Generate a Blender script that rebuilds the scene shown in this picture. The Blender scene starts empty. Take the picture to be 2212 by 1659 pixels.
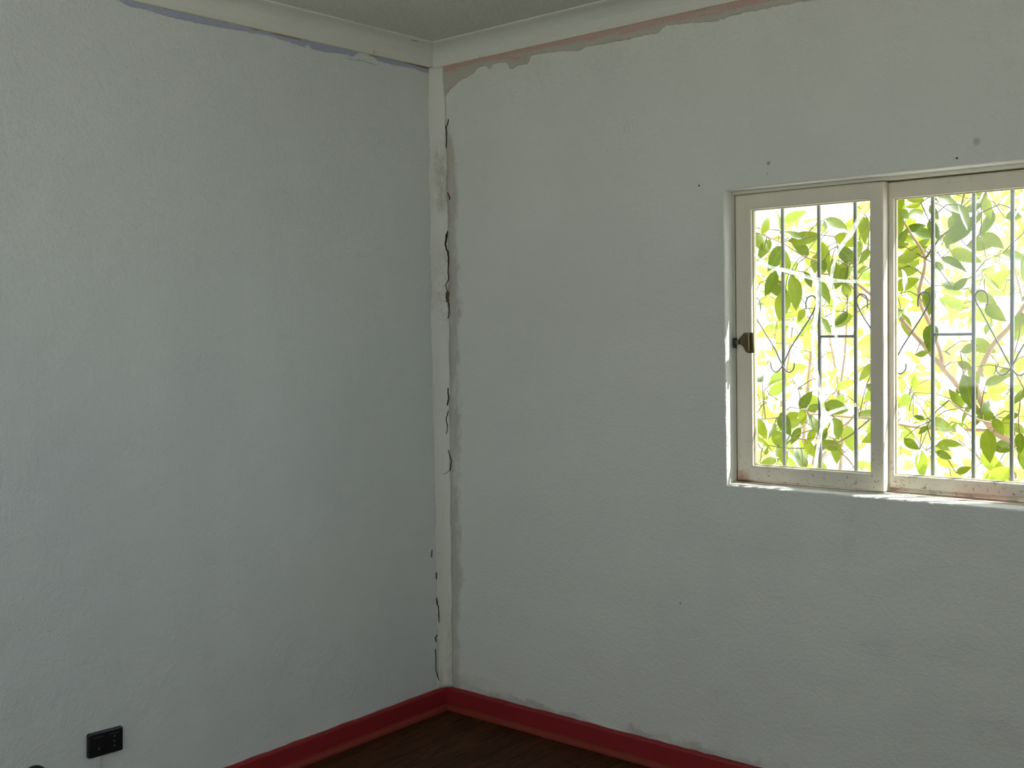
import bpy, bmesh, math, random
from mathutils import Vector, Matrix

scene = bpy.context.scene
col = scene.collection
random.seed(11)

# ------------------------------------------------------------------ camera
YAW, PITCH, ROLL = 0.7046, -0.0526, -0.0195
CAM = Vector((2.9764, -3.0843, 1.4503))
cam_data = bpy.data.cameras.new('camera')
cam_data.sensor_fit = 'HORIZONTAL'
cam_data.sensor_width = 36.0
cam_data.lens = 36.0 * 2461.6 / 2212.0
cam_data.clip_start = 0.02
cam_data.clip_end = 400
cam = bpy.data.objects.new('camera', cam_data)
col.objects.link(cam)
fw = Vector((-math.sin(YAW) * math.cos(PITCH), math.cos(YAW) * math.cos(PITCH), math.sin(PITCH)))
rt = Vector((math.cos(YAW), math.sin(YAW), 0))
up = rt.cross(fw)
r2 = math.cos(ROLL) * rt + math.sin(ROLL) * up
u2 = -math.sin(ROLL) * rt + math.cos(ROLL) * up
m = Matrix.Identity(4)
for i in range(3):
    m[i][0], m[i][1], m[i][2], m[i][3] = r2[i], u2[i], -fw[i], CAM[i]
cam.matrix_world = m
scene.camera = cam

# ------------------------------------------------------------------ world, sun, exposure
SKY_STRENGTH = 4.8
SUN_STRENGTH = 15.0
TO_SUN = Vector((0.62, 0.36, 1.0)).normalized()
world = bpy.data.worlds.new('hazy_sky')
scene.world = world
world.use_nodes = True
bg = world.node_tree.nodes['Background']
bg.inputs['Color'].default_value = (0.89, 0.95, 1.0, 1)
bg.inputs['Strength'].default_value = SKY_STRENGTH
sun_data = bpy.data.lights.new('sun', 'SUN')
sun_data.energy = SUN_STRENGTH
sun_data.angle = math.radians(0.53)
sun_data.color = (1.0, 0.95, 0.86)
sun = bpy.data.objects.new('sun', sun_data)
col.objects.link(sun)
sun.rotation_euler = TO_SUN.to_track_quat('Z', 'Y').to_euler()
sun.location = (3, 5, 8)


def portal(name, loc, rot, sx, sy):
    d = bpy.data.lights.new(name, 'AREA')
    d.shape = 'RECTANGLE'
    d.size, d.size_y = sx, sy
    d.cycles.is_portal = True
    o = bpy.data.objects.new(name, d)
    col.objects.link(o)
    o.location, o.rotation_euler = loc, rot


vs = scene.view_settings
vs.view_transform = 'Standard'
vs.look = 'None'
vs.gamma = 1.0
vs.exposure = -0.17
vs.use_curve_mapping = False
scene.cycles.use_denoising = True
scene.cycles.max_bounces = 10
scene.cycles.adaptive_threshold = 0.035
scene.cycles.diffuse_bounces = 5
scene.cycles.transparent_max_bounces = 12
scene.cycles.transmission_bounces = 10
scene.cycles.sample_clamp_indirect = 6.0

# ------------------------------------------------------------------ dimensions
RX, RY = 3.8, 4.0            # room extends x 0..RX, y 0..-RY
HC = 2.40                    # underside of the cornice
CEIL = 2.47
T = 0.15                     # wall thickness
WX0, WX1, WZ0, WZ1 = 1.216, 2.165, 0.9446, 1.842    # opening of the seen window
BX0, BX1, BZ0, BZ1 = 0.25, 1.85, 0.95, 2.25            # opening of the added daylight window behind the camera
DY0, DY1, DZ0, DZ1 = 1.45, 2.80, 1.05, 2.25           # opening of the added daylight window in the side wall (distance along -y)


# ------------------------------------------------------------------ helpers
def tag(o, label=None, cat=None, group=None, kind=None):
    if label: o['label'] = label
    if cat: o['category'] = cat
    if group: o['group'] = group
    if kind: o['kind'] = kind
    return o


def empty(name, loc=(0, 0, 0), rot=(0, 0, 0)):
    o = bpy.data.objects.new(name, None)
    o.empty_display_size = 0.05
    o.location, o.rotation_euler = loc, rot
    col.objects.link(o)
    return o


def link(name, me, mat=None, parent=None):
    o = bpy.data.objects.new(name, me)
    col.objects.link(o)
    if mat and not me.materials:
        me.materials.append(mat)
    if parent is not None:
        o.parent = parent
    return o


def mesh(name, verts, faces, mat=None, parent=None, smooth=False):
    me = bpy.data.meshes.new(name)
    me.from_pydata([tuple(v) for v in verts], [], faces)
    bm = bmesh.new(); bm.from_mesh(me)
    bmesh.ops.recalc_face_normals(bm, faces=bm.faces)
    bm.to_mesh(me); bm.free()
    if smooth:
        for p in me.polygons: p.use_smooth = True
    return link(name, me, mat, parent)


def from_bm(name, bm, mat=None, parent=None, smooth=False, recalc=True):
    if recalc:
        bmesh.ops.recalc_face_normals(bm, faces=bm.faces)
    me = bpy.data.meshes.new(name)
    bm.to_mesh(me); bm.free()
    if smooth:
        for p in me.polygons: p.use_smooth = True
    return link(name, me, mat, parent)


def bm_box(bm, x0, x1, y0, y1, z0, z1, bevel=0.0, seg=2):
    r = bmesh.ops.create_cube(bm, size=1.0)
    vs_ = r['verts']
    for v in vs_:
        v.co = Vector((x0 + (v.co.x + .5) * (x1 - x0), y0 + (v.co.y + .5) * (y1 - y0), z0 + (v.co.z + .5) * (z1 - z0)))
    if bevel > 0:
        es = list({e for v in vs_ for e in v.link_edges})
        bmesh.ops.bevel(bm, geom=es, offset=bevel, segments=seg, profile=0.5, affect='EDGES')


def box(name, x0, x1, y0, y1, z0, z1, mat=None, parent=None, bevel=0.0, seg=2):
    bm = bmesh.new()
    bm_box(bm, x0, x1, y0, y1, z0, z1, bevel, seg)
    return from_bm(name, bm, mat, parent)


def bm_tube(bm, pts, radii, sides=8, cap=True):
    """swept tube along pts"""
    pts = [Vector(p) for p in pts]
    if not isinstance(radii, (list, tuple)):
        radii = [radii] * len(pts)
    rings = []
    ref = None
    for i, p in enumerate(pts):
        d = (pts[min(i + 1, len(pts) - 1)] - pts[max(i - 1, 0)]).normalized()
        if ref is None:
            ref = d.orthogonal().normalized()
        ref = (ref - d * ref.dot(d))
        ref = ref.normalized() if ref.length > 1e-6 else d.orthogonal().normalized()
        b = d.cross(ref)
        rings.append([bm.verts.new(p + radii[i] * (math.cos(2 * math.pi * k / sides) * ref + math.sin(2 * math.pi * k / sides) * b)) for k in range(sides)])
    for a, c in zip(rings, rings[1:]):
        for k in range(sides):
            bm.faces.new((a[k], a[(k + 1) % sides], c[(k + 1) % sides], c[k]))
    if cap:
        bm.faces.new(rings[0]); bm.faces.new(rings[-1])


def tube(name, pts, radii, mat=None, parent=None, sides=8, smooth=True):
    bm = bmesh.new()
    bm_tube(bm, pts, radii, sides)
    return from_bm(name, bm, mat, parent, smooth)


def smooth_path(pts, n=6):
    """Catmull-Rom through pts"""
    pts = [Vector(p) for p in pts]
    P = [2 * pts[0] - pts[1]] + pts + [2 * pts[-1] - pts[-2]]
    out = []
    for i in range(1, len(P) - 2):
        for k in range(n):
            t = k / n
            a, b, c, d = P[i - 1], P[i], P[i + 1], P[i + 2]
            out.append(0.5 * (2 * b + (c - a) * t + (2 * a - 5 * b + 4 * c - d) * t * t + (3 * b - a - 3 * c + d) * t ** 3))
    out.append(pts[-1])
    return out


def interp(tbl, x):
    if x <= tbl[0][0]: return tbl[0][1]
    for (a, va), (b, vb) in zip(tbl, tbl[1:]):
        if x <= b:
            return va + (vb - va) * (x - a) / (b - a)
    return tbl[-1][1]


# ------------------------------------------------------------------ node helpers
class NT:
    def __init__(self, name):
        self.mat = bpy.data.materials.new(name)
        self.mat.use_nodes = True
        self.t = self.mat.node_tree
        self.bsdf = self.t.nodes['Principled BSDF']
        self.out = self.t.nodes['Material Output']

    def n(self, typ, **kw):
        nd = self.t.nodes.new(typ)
        for k, v in kw.items(): setattr(nd, k, v)
        return nd

    def put(self, sock, v):
        if hasattr(v, 'is_output') or isinstance(v, bpy.types.NodeSocket):
            self.t.links.new(v, sock)
        elif isinstance(v, (tuple, list)):
            if len(v) == 3 and len(sock.default_value) == 4: v = (*v, 1)
            sock.default_value = v
        else:
            sock.default_value = v

    def math(self, op, a, b=0.0, c=None, clamp=False):
        nd = self.n('ShaderNodeMath', operation=op, use_clamp=clamp)
        self.put(nd.inputs[0], a); self.put(nd.inputs[1], b)
        if c is not None: self.put(nd.inputs[2], c)
        return nd.outputs[0]

    def add(self, a, b): return self.math('ADD', a, b)
    def sub(self, a, b): return self.math('SUBTRACT', a, b)
    def mul(self, a, b): return self.math('MULTIPLY', a, b)

    def step(self, v, lo, hi, a=0.0, b=1.0):
        nd = self.n('ShaderNodeMapRange', interpolation_type='SMOOTHSTEP')
        self.put(nd.inputs['Value'], v)
        nd.inputs['From Min'].default_value, nd.inputs['From Max'].default_value = lo, hi
        nd.inputs['To Min'].default_value, nd.inputs['To Max'].default_value = a, b
        return nd.outputs[0]

    def lin(self, v, lo, hi, a=0.0, b=1.0):
        nd = self.n('ShaderNodeMapRange')
        self.put(nd.inputs['Value'], v)
        nd.inputs['From Min'].default_value, nd.inputs['From Max'].default_value = lo, hi
        nd.inputs['To Min'].default_value, nd.inputs['To Max'].default_value = a, b
        return nd.outputs[0]

    def coord(self):
        return self.n('ShaderNodeTexCoord').outputs['Object']

    def xyz(self, v):
        nd = self.n('ShaderNodeSeparateXYZ'); self.put(nd.inputs[0], v)
        return nd.outputs[0], nd.outputs[1], nd.outputs[2]

    def scale(self, v, s):
        nd = self.n('ShaderNodeMapping'); self.put(nd.inputs['Vector'], v)
        nd.inputs['Scale'].default_value = s
        return nd.outputs[0]

    def noise(self, v, scale, detail=3.0, rough=0.55, dist=0.0):
        nd = self.n('ShaderNodeTexNoise')
        self.put(nd.inputs['Vector'], v)
        nd.inputs['Scale'].default_value = scale
        nd.inputs['Detail'].default_value = detail
        nd.inputs['Roughness'].default_value = rough
        nd.inputs['Distortion'].default_value = dist
        return nd.outputs['Fac']

    def mix(self, f, a, b):
        nd = self.n('ShaderNodeMix', data_type='RGBA')
        self.put(nd.inputs[0], f); self.put(nd.inputs[6], a); self.put(nd.inputs[7], b)
        return nd.outputs[2]

    def curve(self, v, pts, vin, vout):
        """piecewise curve; pts in real units, v scaled by vin and result by vout"""
        nd = self.n('ShaderNodeFloatCurve')
        self.put(nd.inputs['Value'], self.mul(v, 1.0 / vin))
        c = nd.mapping.curves[0]
        pts = [(min(max(a / vin, 0), 1), min(max(b / vout, 0), 1)) for a, b in pts]
        c.points[0].location = pts[0]
        c.points[1].location = pts[-1]
        for p in pts[1:-1]: c.points.new(*p)
        for p in c.points: p.handle_type = 'VECTOR'
        nd.mapping.update()
        return self.mul(nd.outputs[0], vout)

    def bump(self, h, strength=0.3, dist=0.002, normal=None):
        nd = self.n('ShaderNodeBump')
        nd.inputs['Strength'].default_value = strength
        nd.inputs['Distance'].default_value = dist
        self.put(nd.inputs['Height'], h)
        if normal is not None: self.put(nd.inputs['Normal'], normal)
        return nd.outputs[0]

    def done(self, color=None, rough=0.6, spec=0.4, normal=None, metal=0.0):
        b = self.bsdf
        if color is not None: self.put(b.inputs['Base Color'], color)
        self.put(b.inputs['Roughness'], rough)
        b.inputs['Specular IOR Level'].default_value = spec
        b.inputs['Metallic'].default_value = metal
        if normal is not None: self.put(b.inputs['Normal'], normal)
        return self.mat


# ------------------------------------------------------------------ materials
PAINT_R = (0.715, 0.730, 0.685)
PAINT_L = (0.690, 0.725, 0.715)


def plaster_bump(n, co, strength=0.35):
    a = n.noise(co, 75, 3, 0.6)
    b = n.noise(co, 210, 2, 0.5)
    c = n.noise(co, 9, 2, 0.5)
    h = n.add(n.add(n.mul(a, 0.6), n.mul(b, 0.25)), n.mul(c, 1.2))
    return h


def dot(n, x, z, cx, cz, r, jitter):
    dx = n.sub(x, cx); dz = n.sub(z, cz)
    d = n.math('SQRT', n.add(n.mul(dx, dx), n.mul(dz, dz)))
    return n.step(n.add(d, jitter), r, r * 0.4, 0.0, 1.0)


def mat_wall_right():
    n = NT('plaster_window_wall')
    co = n.coord(); x, y, z = n.xyz(co)
    big = n.noise(co, 1.7, 3, 0.5)
    c = n.mix(n.step(big, 0.35, 0.7), PAINT_R, tuple(v * 0.955 for v in PAINT_R))
    fine = n.noise(co, 42, 4, 0.6)
    mid = n.noise(co, 16, 3, 0.6)
    jag = n.add(n.mul(n.sub(fine, 0.5), 0.016), n.mul(n.sub(mid, 0.5), 0.012))
    # bare strip left unpainted below the cornice
    pts = [(0, .15), (.05, .13), (.074, .098), (.117, .072), (.188, .053), (.213, .047), (.22, .031), (.26, .031), (.27, .036), (.28, .048), (.29, .030),
           (.364, .034), (.37, .062), (.385, .064), (.414, .052), (.458, .056), (.467, .030), (.564, .033), (.662, .047), (.714, .042), (.863, .044),
           (.983, .045), (1.014, .027), (1.186, .046), (1.285, .040), (1.422, .042), (1.537, .048), (2.2, .04), (4, .03)]
    e = n.curve(x, pts, 4.0, 0.2)
    d = n.sub(HC, z)
    band = n.step(n.sub(n.add(e, jag), d), 0.0, 0.004)
    streak = n.noise(n.scale(co, (7, 7, 90)), 1.0, 3, 0.6)
    bare = n.mix(streak, (0.53, 0.515, 0.44), (0.43, 0.425, 0.375))
    c = n.mix(band, c, bare)
    pk = n.step(n.add(n.mul(n.sub(n.noise(n.scale(co, (4, 4, 40)), 1.6, 3, 0.7), 0.36), 0.07), n.sub(0.012, d)), 0.0, 0.006)
    c = n.mix(n.mul(pk, 0.62), c, (0.55, 0.30, 0.27))
    # damp, rubbed plaster beside the corner patch
    st = n.curve(z, [(0, .07), (.3, .075), (.55, .09), (.8, .085), (1.1, .095), (1.5, .115), (1.8, .115), (2.1, .105), (2.2, .07), (2.3, .05), (2.5, .05)], 2.5, 0.3)
    blot = n.mul(n.sub(n.noise(n.scale(co, (1, 1, .4)), 13, 4, 0.65), 0.5), 0.10)
    sw = n.step(n.sub(n.add(n.add(st, blot), n.mul(jag, 2.2)), x), -0.008, 0.022)
    sn = n.step(n.noise(n.scale(co, (1, 1, .35)), 22, 4, 0.65), 0.28, 0.55, 0.45, 1.0)
    c = n.mix(n.mul(n.mul(sw, sn), 0.85), c, (0.47, 0.455, 0.395))
    sw2 = n.step(n.sub(n.add(n.sub(st, 0.035), jag), x), -0.004, 0.015)
    c = n.mix(n.mul(n.mul(sw2, n.step(n.noise(n.scale(co, (1, 1, .3)), 30, 4, 0.65), 0.42, 0.6)), 0.5), c, (0.36, 0.33, 0.28))
    # grime above the skirting
    lo = n.sub(z, 0.08)
    gr = n.mul(n.step(n.add(lo, n.mul(n.sub(mid, .5), .09)), 0.03, 0.008), n.step(n.noise(n.scale(co, (1, 1, .3)), 3.3, 2), 0.42, 0.55))
    c = n.mix(n.mul(gr, 0.65), c, (0.42, 0.36, 0.35))
    gr2 = n.mul(n.step(n.add(lo, n.mul(n.sub(mid, .5), .2)), 0.09, 0.0), n.step(x, 0.4, 0.02))
    c = n.mix(n.mul(gr2, 0.4), c, (0.40, 0.36, 0.31))
    # nail holes and smudges
    jit = n.mul(n.sub(fine, .5), .012)
    for (cx, cz, r, s, tone) in ((1.128, 1.866, .0042, .95, (.03, .025, .02)), (1.365, 1.909, .009, .6, (.2, .17, .17)), (1.362, 1.88, .006, .35, (.25, .22, .2)),
                                 (1.913, 1.865, .0045, .95, (.03, .025, .02)), (1.964, 1.902, .013, .45, (.25, .23, .22)), (1.043, 0.548, .0045, .7, (.15, .12, .1))):
        c = n.mix(n.mul(dot(n, x, z, cx, cz, r, jit if r > .005 else 0.0), s), c, tone)
    h = plaster_bump(n, co)
    # trowel marks around and below the window
    tz = n.mul(n.step(x, 0.75, 1.2), n.step(z, 1.35, 0.9))
    tr = n.noise(n.scale(co, (5, 5, 26)), 1.3, 3, 0.6, 1.6)
    ridge = n.math('ABSOLUTE', n.sub(tr, 0.5))
    ridge = n.step(ridge, 0.0, 0.035, 1.0, 0.0)
    h = n.add(h, n.mul(n.mul(ridge, tz), n.mul(n.step(n.noise(co, 7, 2), 0.45, 0.65), 0.14)))
    h = n.sub(h, n.mul(band, 0.5))
    return n.done(c, 0.62, 0.3, n.bump(h, 1.0, 0.005))


def mat_wall_left():
    n = NT('plaster_left_wall')
    co = n.coord(); x, y, z = n.xyz(co)
    s = n.mul(y, -1.0)
    big = n.noise(n.scale(co, (1, 1, .35)), 2.2, 3, 0.5)
    c = n.mix(n.step(big, 0.35, 0.7), PAINT_L, (0.645, 0.68, 0.68))
    fine = n.noise(co, 60, 4, 0.65)
    mid = n.noise(co, 18, 3, 0.6)
    jag = n.add(n.mul(n.sub(fine, 0.5), 0.010), n.mul(n.sub(mid, 0.5), 0.006))
    pts = [(0, .016), (.02, .015), (.05, .016), (.096, .010), (.2, .014), (.29, .012), (.30, .0), (.37, .0), (.39, .016), (.42, .013), (.50, .018), (.575, .018), (.585, .003),
           (.60, .018), (.73, .010), (.835, .012), (.94, .016), (1.02, .017), (1.11, .017), (1.18, .013), (1.25, .013), (1.29, .003), (1.4, .0), (4.2, .0)]
    e = n.mul(n.curve(s, pts, 4.2, 0.05), 1.35)
    d = n.sub(HC, z)
    blue = n.step(n.sub(n.add(e, jag), d), -0.001, 0.004)
    c = n.mix(n.mul(blue, 0.9), c, n.mix(n.noise(co, 30), (0.30, 0.34, 0.50), (0.41, 0.45, 0.61)))
    haze = n.step(n.sub(n.add(n.add(e, 0.004), n.mul(jag, 2.5)), d), -0.002, 0.012)
    c = n.mix(n.mul(n.mul(haze, n.step(e, 0.002, 0.006)), 0.25), c, (0.42, 0.46, 0.56))
    red = n.mul(n.step(n.sub(0.005, d), -0.002, 0.002), n.step(n.noise(n.scale(co, (1, 1, .2)), 5, 3, 0.7), 0.48, 0.56))
    red = n.mul(red, n.step(s, 1.0, 0.9))
    c = n.mix(n.mul(red, 0.8), c, (0.33, 0.16, 0.13))
    # thin bluish hairline below the strip where the paint has lifted
    hz = n.mul(n.step(n.math('ABSOLUTE', n.sub(n.add(d, n.mul(n.sub(mid, .5), .03)), .028)), .0028, .0008, 0, 1), n.mul(n.step(s, .26, .30), n.step(s, .44, .40)))
    c = n.mix(n.mul(hz, 0.6), c, (0.30, 0.33, 0.42))
    h = plaster_bump(n, co)
    h = n.sub(h, n.mul(blue, 0.4))
    return n.done(c, 0.55, 0.35, n.bump(h, 1.0, 0.005))


def mat_plain_plaster(name, c0, rough=0.65, grain=75, strength=0.4):
    n = NT(name); co = n.coord()
    c = n.mix(n.noise(co, 2.0, 3), c0, tuple(v * 0.93 for v in c0))
    return n.done(c, rough, 0.3, n.bump(n.add(n.noise(co, grain, 3), n.mul(n.noise(co, 8), .8)), strength, 0.002))


def mat_fillet():
    n = NT('corner_patch_plaster'); co = n.coord(); x, y, z = n.xyz(co)
    c = n.mix(n.noise(n.scale(co, (1, 1, .3)), 9, 3), (0.725, 0.73, 0.675), (0.68, 0.685, 0.635))
    d = n.add(n.mul(n.step(n.noise(n.scale(co, (1, 1, .45)), 20, 3, 0.7), 0.38, 0.62), .6), n.mul(n.step(n.noise(n.scale(co, (1, 1, .6)), 110, 4, 0.7), .42, .6), .5))
    zone = n.add(n.mul(n.step(z, 1.84, 1.90), n.step(z, 2.17, 2.05)), n.add(n.mul(n.step(z, 1.40, 1.5), n.step(z, 1.84, 1.6)), n.mul(n.step(z, .62, .1), 0.8)))
    right = n.step(n.add(x, y), -0.02, 0.02)
    dirt = n.mul(n.mul(d, zone), n.add(0.35, n.mul(right, 0.65)))
    c = n.mix(n.math('MINIMUM', n.mul(dirt, 0.9), 0.85), c, (0.46, 0.44, 0.375))
    r2_ = n.mul(n.step(z, .5, .3), n.step(n.noise(n.scale(co, (1, 1, .2)), 30, 3), .55, .68))
    c = n.mix(n.mul(r2_, .5), c, (.42, .30, .22))
    h = n.add(n.noise(co, 60, 3), n.mul(n.noise(n.scale(co, (1, 1, .3)), 25, 3), 1.2))
    return n.done(c, 0.6, 0.3, n.bump(h, 0.5, 0.002))


def mat_cornice():
    n = NT('cornice_paint'); co = n.coord(); x, y, z = n.xyz(co)
    c = n.mix(n.noise(co, 3, 3), (0.71, 0.725, 0.665), (0.66, 0.675, 0.63))
    c = n.mix(n.step(z, HC + .006, HC + .001), c, (0.66, 0.63, 0.47))
    return n.done(c, 0.6, 0.3, n.bump(n.noise(co, 40, 3), 0.25, 0.0015))


def mat_ceiling():
    n = NT('ceiling_board'); co = n.coord()
    sp = n.noise(co, 120, 3, 0.7)
    c = n.mix(n.step(sp, 0.4, 0.65), (0.67, 0.67, 0.605), (0.57, 0.57, 0.515))
    return n.done(c, 0.8, 0.2, n.bump(n.noise(co, 150, 3), 0.5, 0.002))


def mat_skirting(name, c0):
    n = NT(name); co = n.coord()
    c = n.mix(n.noise(co, 6, 4, 0.6), c0, (c0[0] * 0.78, c0[1] * 0.7, c0[2] * 0.75))
    return n.done(c, 0.5, 0.35, n.bump(n.noise(co, 60, 3), 0.25, 0.001))


def mat_wood():
    n = NT('dark_floor_board'); co = n.coord()
    info = n.n('ShaderNodeObjectInfo')
    off = n.n('ShaderNodeVectorMath', operation='ADD')
    n.put(off.inputs[0], n.scale(co, (14, 1.1, 14)))
    cmb = n.n('ShaderNodeCombineXYZ')
    n.put(cmb.inputs[0], n.mul(info.outputs['Random'], 37.0)); n.put(cmb.inputs[1], n.mul(info.outputs['Random'], 91.0))
    n.put(off.inputs[1], cmb.outputs[0])
    g = n.noise(off.outputs[0], 4.0, 5, 0.65, 0.6)
    c = n.mix(n.step(g, 0.3, 0.7), (0.030, 0.010, 0.0035), (0.085, 0.032, 0.010))
    c = n.mix(n.mul(info.outputs['Random'], 0.45), c, (0.032, 0.013, 0.006))
    return n.done(c, 0.6, 0.12, n.bump(g, 0.2, 0.001))


def mat_sash(name, c0=(0.56, 0.50, 0.40)):
    n = NT(name); co = n.coord(); x, y, z = n.xyz(co)
    c = n.mix(n.noise(n.scale(co, (1, 1, .4)), 14, 4, 0.6), c0, tuple(v * 0.86 for v in c0))
    low = n.step(z, 1.06, 0.95)
    pinkn = n.step(n.noise(n.scale(co, (.6, 1, 1.5)), 9, 3), 0.45, 0.65)
    c = n.mix(n.mul(n.mul(low, pinkn), 0.55), c, (0.62, 0.40, 0.34))
    ru = n.step(n.noise(co, 75, 5, 0.75), 0.57, 0.66)
    c = n.mix(n.mul(ru, n.step(z, 1.12, 0.94, 0.10, 0.9)), c, (0.14, 0.055, 0.025))
    # rust bleeding from the lower left corner joint of the sliding sash
    dx = n.sub(x, 1.236); dz = n.sub(z, 0.945)
    dd = n.math('SQRT', n.add(n.mul(dx, dx), n.mul(dz, dz)))
    rr = n.step(n.add(dd, n.mul(n.sub(n.noise(co, 40, 4), .5), .05)), .045, .008, 0, 1)
    c = n.mix(n.mul(rr, .8), c, (0.30, 0.12, 0.05))
    return n.done(c, 0.5, 0.4, n.bump(n.noise(co, 90, 3), 0.15, 0.001))


def mat_metal(name, c0, rough, metal=0.6, var=0.6):
    n = NT(name); co = n.coord()
    c = n.mix(n.noise(co, 60, 3), c0, tuple(v * var for v in c0))
    return n.done(c, rough, 0.5, n.bump(n.noise(co, 200, 2), 0.1, 0.0006), metal)


def mat_glass():
    n = NT('window_glass')
    t = n.t
    tr = n.n('ShaderNodeBsdfTransparent'); tr.inputs['Color'].default_value = (0.95, 0.96, 0.955, 1)
    gl = n.n('ShaderNodeBsdfGlossy'); gl.inputs['Roughness'].default_value = 0.03
    mx = n.n('ShaderNodeMixShader')
    lw = n.n('ShaderNodeLayerWeight'); lw.inputs['Blend'].default_value = 0.5
    n.put(mx.inputs[0], n.add(0.03, n.mul(n.math('POWER', lw.outputs['Facing'], 4.0), 0.4)))
    t.links.new(tr.outputs[0], mx.inputs[1]); t.links.new(gl.outputs[0], mx.inputs[2])
    t.links.new(mx.outputs[0], n.out.inputs['Surface'])
    return n.mat


def mat_translucent(name, d_lo, d_hi, t_lo, t_hi, frac=0.55, alpha=None):
    n = NT(name); t = n.t
    info = n.n('ShaderNodeObjectInfo'); co = n.coord()
    x, y, z = n.xyz(co)
    rnd = info.outputs['Random']
    vein = n.math('ABSOLUTE', y)
    mid = n.step(vein, 0.02, 0.004, 0, 1)
    blotch = n.noise(co, 5, 3)
    if alpha: mid, rnd = 0.0, n.noise(co, 8, 1)
    f = n.add(n.mul(rnd, 0.8), n.mul(n.sub(blotch, .5), .5))
    dc = n.mix(f, d_lo, d_hi); tc = n.mix(f, t_lo, t_hi)
    tc = n.mix(n.mul(mid, .35), tc, t_hi)
    di = n.n('ShaderNodeBsdfDiffuse'); n.put(di.inputs[0], dc)
    tl = n.n('ShaderNodeBsdfTranslucent'); n.put(tl.inputs[0], tc)
    mx = n.n('ShaderNodeMixShader'); mx.inputs[0].default_value = frac
    t.links.new(di.outputs[0], mx.inputs[1]); t.links.new(tl.outputs[0], mx.inputs[2])
    gl = n.n('ShaderNodeBsdfGlossy'); gl.inputs['Roughness'].default_value = 0.35; gl.inputs[0].default_value = (.9, .95, 1, 1)
    fr = n.n('ShaderNodeFresnel'); fr.inputs['IOR'].default_value = 1.18
    m2 = n.n('ShaderNodeMixShader'); n.put(m2.inputs[0], fr.outputs[0])
    t.links.new(mx.outputs[0], m2.inputs[1]); t.links.new(gl.outputs[0], m2.inputs[2])
    t.links.new(m2.outputs[0], n.out.inputs['Surface'])
    return n.mat


def mat_tape():
    n = NT('hazy_silicone'); t = n.t; co = n.coord()
    tl = n.n('ShaderNodeBsdfTranslucent'); tl.inputs[0].default_value = (.92, .95, .92, 1)
    di = n.n('ShaderNodeBsdfDiffuse'); di.inputs[0].default_value = (.8, .84, .8, 1)
    tr = n.n('ShaderNodeBsdfTransparent')
    a = n.n('ShaderNodeMixShader'); a.inputs[0].default_value = .25
    t.links.new(tl.outputs[0], a.inputs[1]); t.links.new(di.outputs[0], a.inputs[2])
    b = n.n('ShaderNodeMixShader'); n.put(b.inputs[0], n.step(n.noise(co, 45, 3), .35, .65, .35, .75))
    t.links.new(tr.outputs[0], b.inputs[1]); t.links.new(a.outputs[0], b.inputs[2])
    t.links.new(b.outputs[0], n.out.inputs['Surface'])
    return n.mat


def mat_simple(name, c0, rough=0.6, spec=0.4, var=0.85, sc=20):
    n = NT(name); co = n.coord()
    return n.done(n.mix(n.noise(co, sc, 3), c0, tuple(v * var for v in c0)), rough, spec)


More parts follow.
